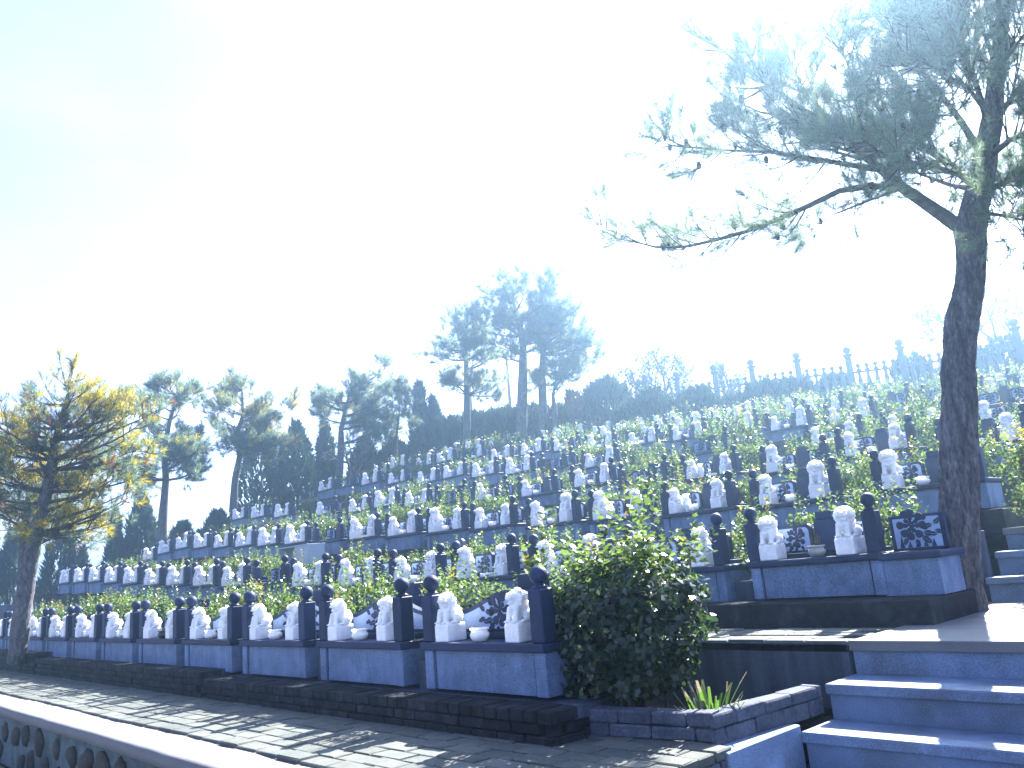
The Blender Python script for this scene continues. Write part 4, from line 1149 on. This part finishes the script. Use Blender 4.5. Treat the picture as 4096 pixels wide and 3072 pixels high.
def cypresses():
    def E(label, px, py_base, py_top, wpx, d, seed, prof=None, n=4200, mat='cypress', cat='tree', group='dark cypresses', spray=None, name='cypress_tree'):
        foot = W(px, py_base, d); h = (py_base - py_top) * d / F_PX; r = wpx / 2 * d / F_PX
        return build_evergreen(name, label, foot, h, r, seed, n, prof, spray or d * .0085, mat, cat, group)
    E('dark cypress at the very left edge of the picture', 8, 640, 533, 38, 30, 301)
    E('dark cypress just right of the left pine trunks', 58, 640, 508, 44, 30, 302)
    E('small dark cypress tip beside the left pine', 80, 630, 552, 14, 31, 303)
    E('slender dark cypress left of the second pine', 113, 600, 515, 20, 31, 304)
    E('broad dark cypress behind the left ends of the rows', 140, 595, 497, 44, 32, 305)
    E('low dark cypress right of the second pine trunk', 182, 565, 527, 36, 31, 306)
    E('dark cypress behind the crooked third pine', 218, 548, 515, 36, 32, 307)
    E('dark cypress with bushy foot, right of the crooked pine', 262, 520, 415, 48, 33, 308)
    E('tall dark cypress between third and fourth pines', 298, 508, 424, 44, 33, 309)
    E('narrow dark cypress just left of the fourth pine trunk', 327, 495, 424, 24, 34, 310)
    E('dark cypress right of the fourth pine trunk', 366, 484, 440, 32, 35, 311)
    E('dark cypress under the small pale pine', 395, 478, 440, 40, 36, 312)
    E('tallest twin-tipped dark cypress on the skyline, left tip', 424, 472, 384, 26, 37, 313)
    E('tallest twin-tipped dark cypress on the skyline, right tip', 437, 468, 398, 18, 37, 314)
    rd = [(0, .85), (.2, 1.0), (.6, .95), (.85, .7), (1, .25)]
    hg = 'clipped evergreens along the hilltop'
    xs = [(452, 455, 420, 36), (478, 452, 415, 40), (503, 450, 411, 44), (529, 448, 408, 44), (556, 446, 409, 42), (580, 440, 405, 36), (610, 432, 381, 46)]
    for k, (x, yb, yt, wp) in enumerate(xs):
        E('%s clipped dark evergreen from the left in the hilltop hedge' % ORD[k + 1], x, yb, yt, wp, 37 - k * .5, 320 + k, rd, 4200, 'cypress', 'shrub', hg, .30, 'clipped_evergreen')
    xs = [(636, 430, 404), (654, 430, 390), (680, 426, 400), (703, 424, 391), (740, 418, 398), (765, 414, 384), (797, 410, 381), (838, 406, 379), (866, 402, 390), (915, 396, 358), (935, 394, 374), (985, 382, 350), (1012, 376, 340)]
    for k, (x, yb, yt) in enumerate(xs):
        E('%s rounded evergreen from the left in front of the stone balustrade' % ORD[k + 1], x, yb, yt, 34 if k % 2 else 40, 31.0 - k * .32, 340 + k, rd, 2600, 'cypress', 'shrub', 'evergreens before the balustrade', .26, 'round_evergreen')
    E('dry tan shrub leaning between the hilltop evergreens', 578, 436, 392, 16, 33.5, 360, [(0, .4), (.4, .7), (.8, 1), (1, .5)], 1600, 'dry', 'shrub', None, .25, 'dry_shrub')
cypresses()

# ------------------------------------------------------------------ thin bare trees on the hilltop
def bare_tree(label, foot, h, spread, seed, leaves=700):
    rg = np.random.default_rng(seed); root = empty('bare_tree', foot); m = MB(); tips = []
    def br(P, D, L, r, depth):
        mid = P + D * L * .5 + rg.normal(size=3) * L * .06; e = P + D * L + rg.normal(size=3) * L * .05
        m.tube([tuple(P), tuple(mid), tuple(e)], [r, r * .8, r * .6], 5 if depth < 2 else 3)
        if depth >= 4: tips.append(e); tips.append(mid); return
        for q in range(3 if depth < 3 else 4):
            d = unit(D * .75 + rg.normal(size=3) * .42 * np.array([spread, spread, .8]) + np.array([0, 0, .18]))
            br(mid + (e - mid) * rg.uniform(.2, 1), d, L * rg.uniform(.58, .82), r * .62, depth + 1)
    for k in range(3):
        br(np.zeros(3), unit(np.array([rg.normal() * .35, rg.normal() * .35, 1.0])), h * .30, .09, 0)
    m.build('trunk', M['twig'], root)
    tp = np.array(tips); idx = rg.integers(0, len(tp), leaves); C = tp[idx] + rg.normal(size=(leaves, 3)) * .12
    link('crown', quads_to_mesh('crown', leaf_quads(C, rg.normal(size=(leaves, 3)), .11, .5, rg), [M['leafdark'], M['dry']], (rg.random(leaves) < .5).astype(int)), root)
    tag(root, label, 'tree', 'thin leafless trees on the hilltop')
bare_tree('thin almost leafless tree behind the left end of the balustrade', W(632, 430, 36), 4.3, 1.3, 401, 1500)
bare_tree('taller thin tree with sparse leaves behind the balustrade columns', W(676, 425, 36), 5.4, 1.2, 402, 2200)
bare_tree('low thin tree behind the third balustrade column', W(725, 415, 36), 3.6, 1.2, 403, 1200)
bare_tree('thin sparse tree at the right edge behind the pine trunk', W(1003, 390, 30), 6.0, 1.2, 404, 2600)
bare_tree('thin tangled leafless tree between fourth pine and cypresses', W(352, 478, 33), 3.0, 1.4, 405, 150)

# ------------------------------------------------------------------ balustrade on the hilltop
def balustrade():
    o = empty('balustrade', (-12, 27, 4))
    tops = [(613, 379), (644, 374), (675.5, 371), (713.2, 364.4), (749.8, 359), (795.2, 352), (845.7, 346.5), (897.6, 338.5), (953, 329), (1012, 318)]
    H = 1.75
    col = MB().box(-.16, .16, -.16, .16, 0, .12, .01)
    col.lathe([(.125, .12), (.12, .5), (.11, 1.28), (.10, 1.30), (.10, 1.33), (.15, 1.40), (.17, 1.42), (.17, 1.455), (.09, 1.46), (.07, 1.49)], seg=16)
    colm = col.mesh('column', M['fence'], True)
    ballm = MB().ell((0, 0, 1.61), .135, 20, 14).mesh('ball_finial', M['fence'], True)
    bal = MB().lathe([(.08, 0), (.08, .06), (.05, .10), (.08, .30), (.085, .38), (.05, .52), (.05, .60), (.085, .72), (.085, .76), (.04, .80), (.04, .83)], seg=12)
    bal.ell((0, 0, .90), .08, 12, 8)
    balm = bal.mesh('baluster', M['fence'], True)
    prev = None
    for x, y in tops:
        P = at_y(x, y, 27.0) ; b = P - Vector((0, 0, H))
        c = link('column', colm, o, (b.x + 12, b.y - 27, b.z - 4)); link('ball_finial', ballm, c)
        if prev is not None:
            d = b - prev; L = math.hypot(d.x, d.y); n = max(3, int(L / .27))
            for k in range(1, n):
                q = prev + d * (k / n)
                link('baluster', balm, o, (q.x + 12, q.y - 27, q.z - 4 + .12))
            for zz in (.16, .80):
                m = MB(); m.tube([tuple(prev + Vector((0, 0, zz))), tuple(b + Vector((0, 0, zz)))], [.045, .045], 4)
                m.build('rail', M['fence'], o, (12, -27, -4))
        prev = b
    tag(o, 'grey stone balustrade with ball-topped columns along the hilltop', 'fence')
balustrade()

# two pale poles on the hilltop
for (a, b, lab) in (((507, 360), (511.5, 425), 'thin pale pole behind the tall hilltop pine'), ((470, 385), (473.5, 440), 'thin pale pole right beside the slim hilltop pine')):
    P0, P1 = W(*b, 38.5), W(*a, 38.5)
    o = empty('pole', P0)
    MB().tube([(0, 0, 0), tuple(P1 - P0)], [.085, .07], 8).build('shaft', M['pole'], o, (0, 0, 0), True)
    MB().ell(tuple(P1 - P0), (.085, .085, .05), 10, 6).build('cap', M['pole'], o, (0, 0, 0), True)
    tag(o, lab, 'pole')

# ------------------------------------------------------------------ haze: the bright air towards the sun
def haze():
    m = bpy.data.materials.new('haze_air'); m.use_nodes = True
    N = m.node_tree.nodes; L = m.node_tree.links
    N.remove(N['Principled BSDF'])
    v = N.new('ShaderNodeVolumePrincipled'); v.inputs['Color'].default_value = (0.44, 0.72, 1.0, 1)
    v.inputs['Density'].default_value = 0.0062; v.inputs['Anisotropy'].default_value = 0.82
    L.new(v.outputs[0], N['Material Output'].inputs['Volume'])
    o = MB().box(-420, 420, -420, 420, -2.8, 14.5).build('haze', m)
    tag(o, kind='stuff')
haze()
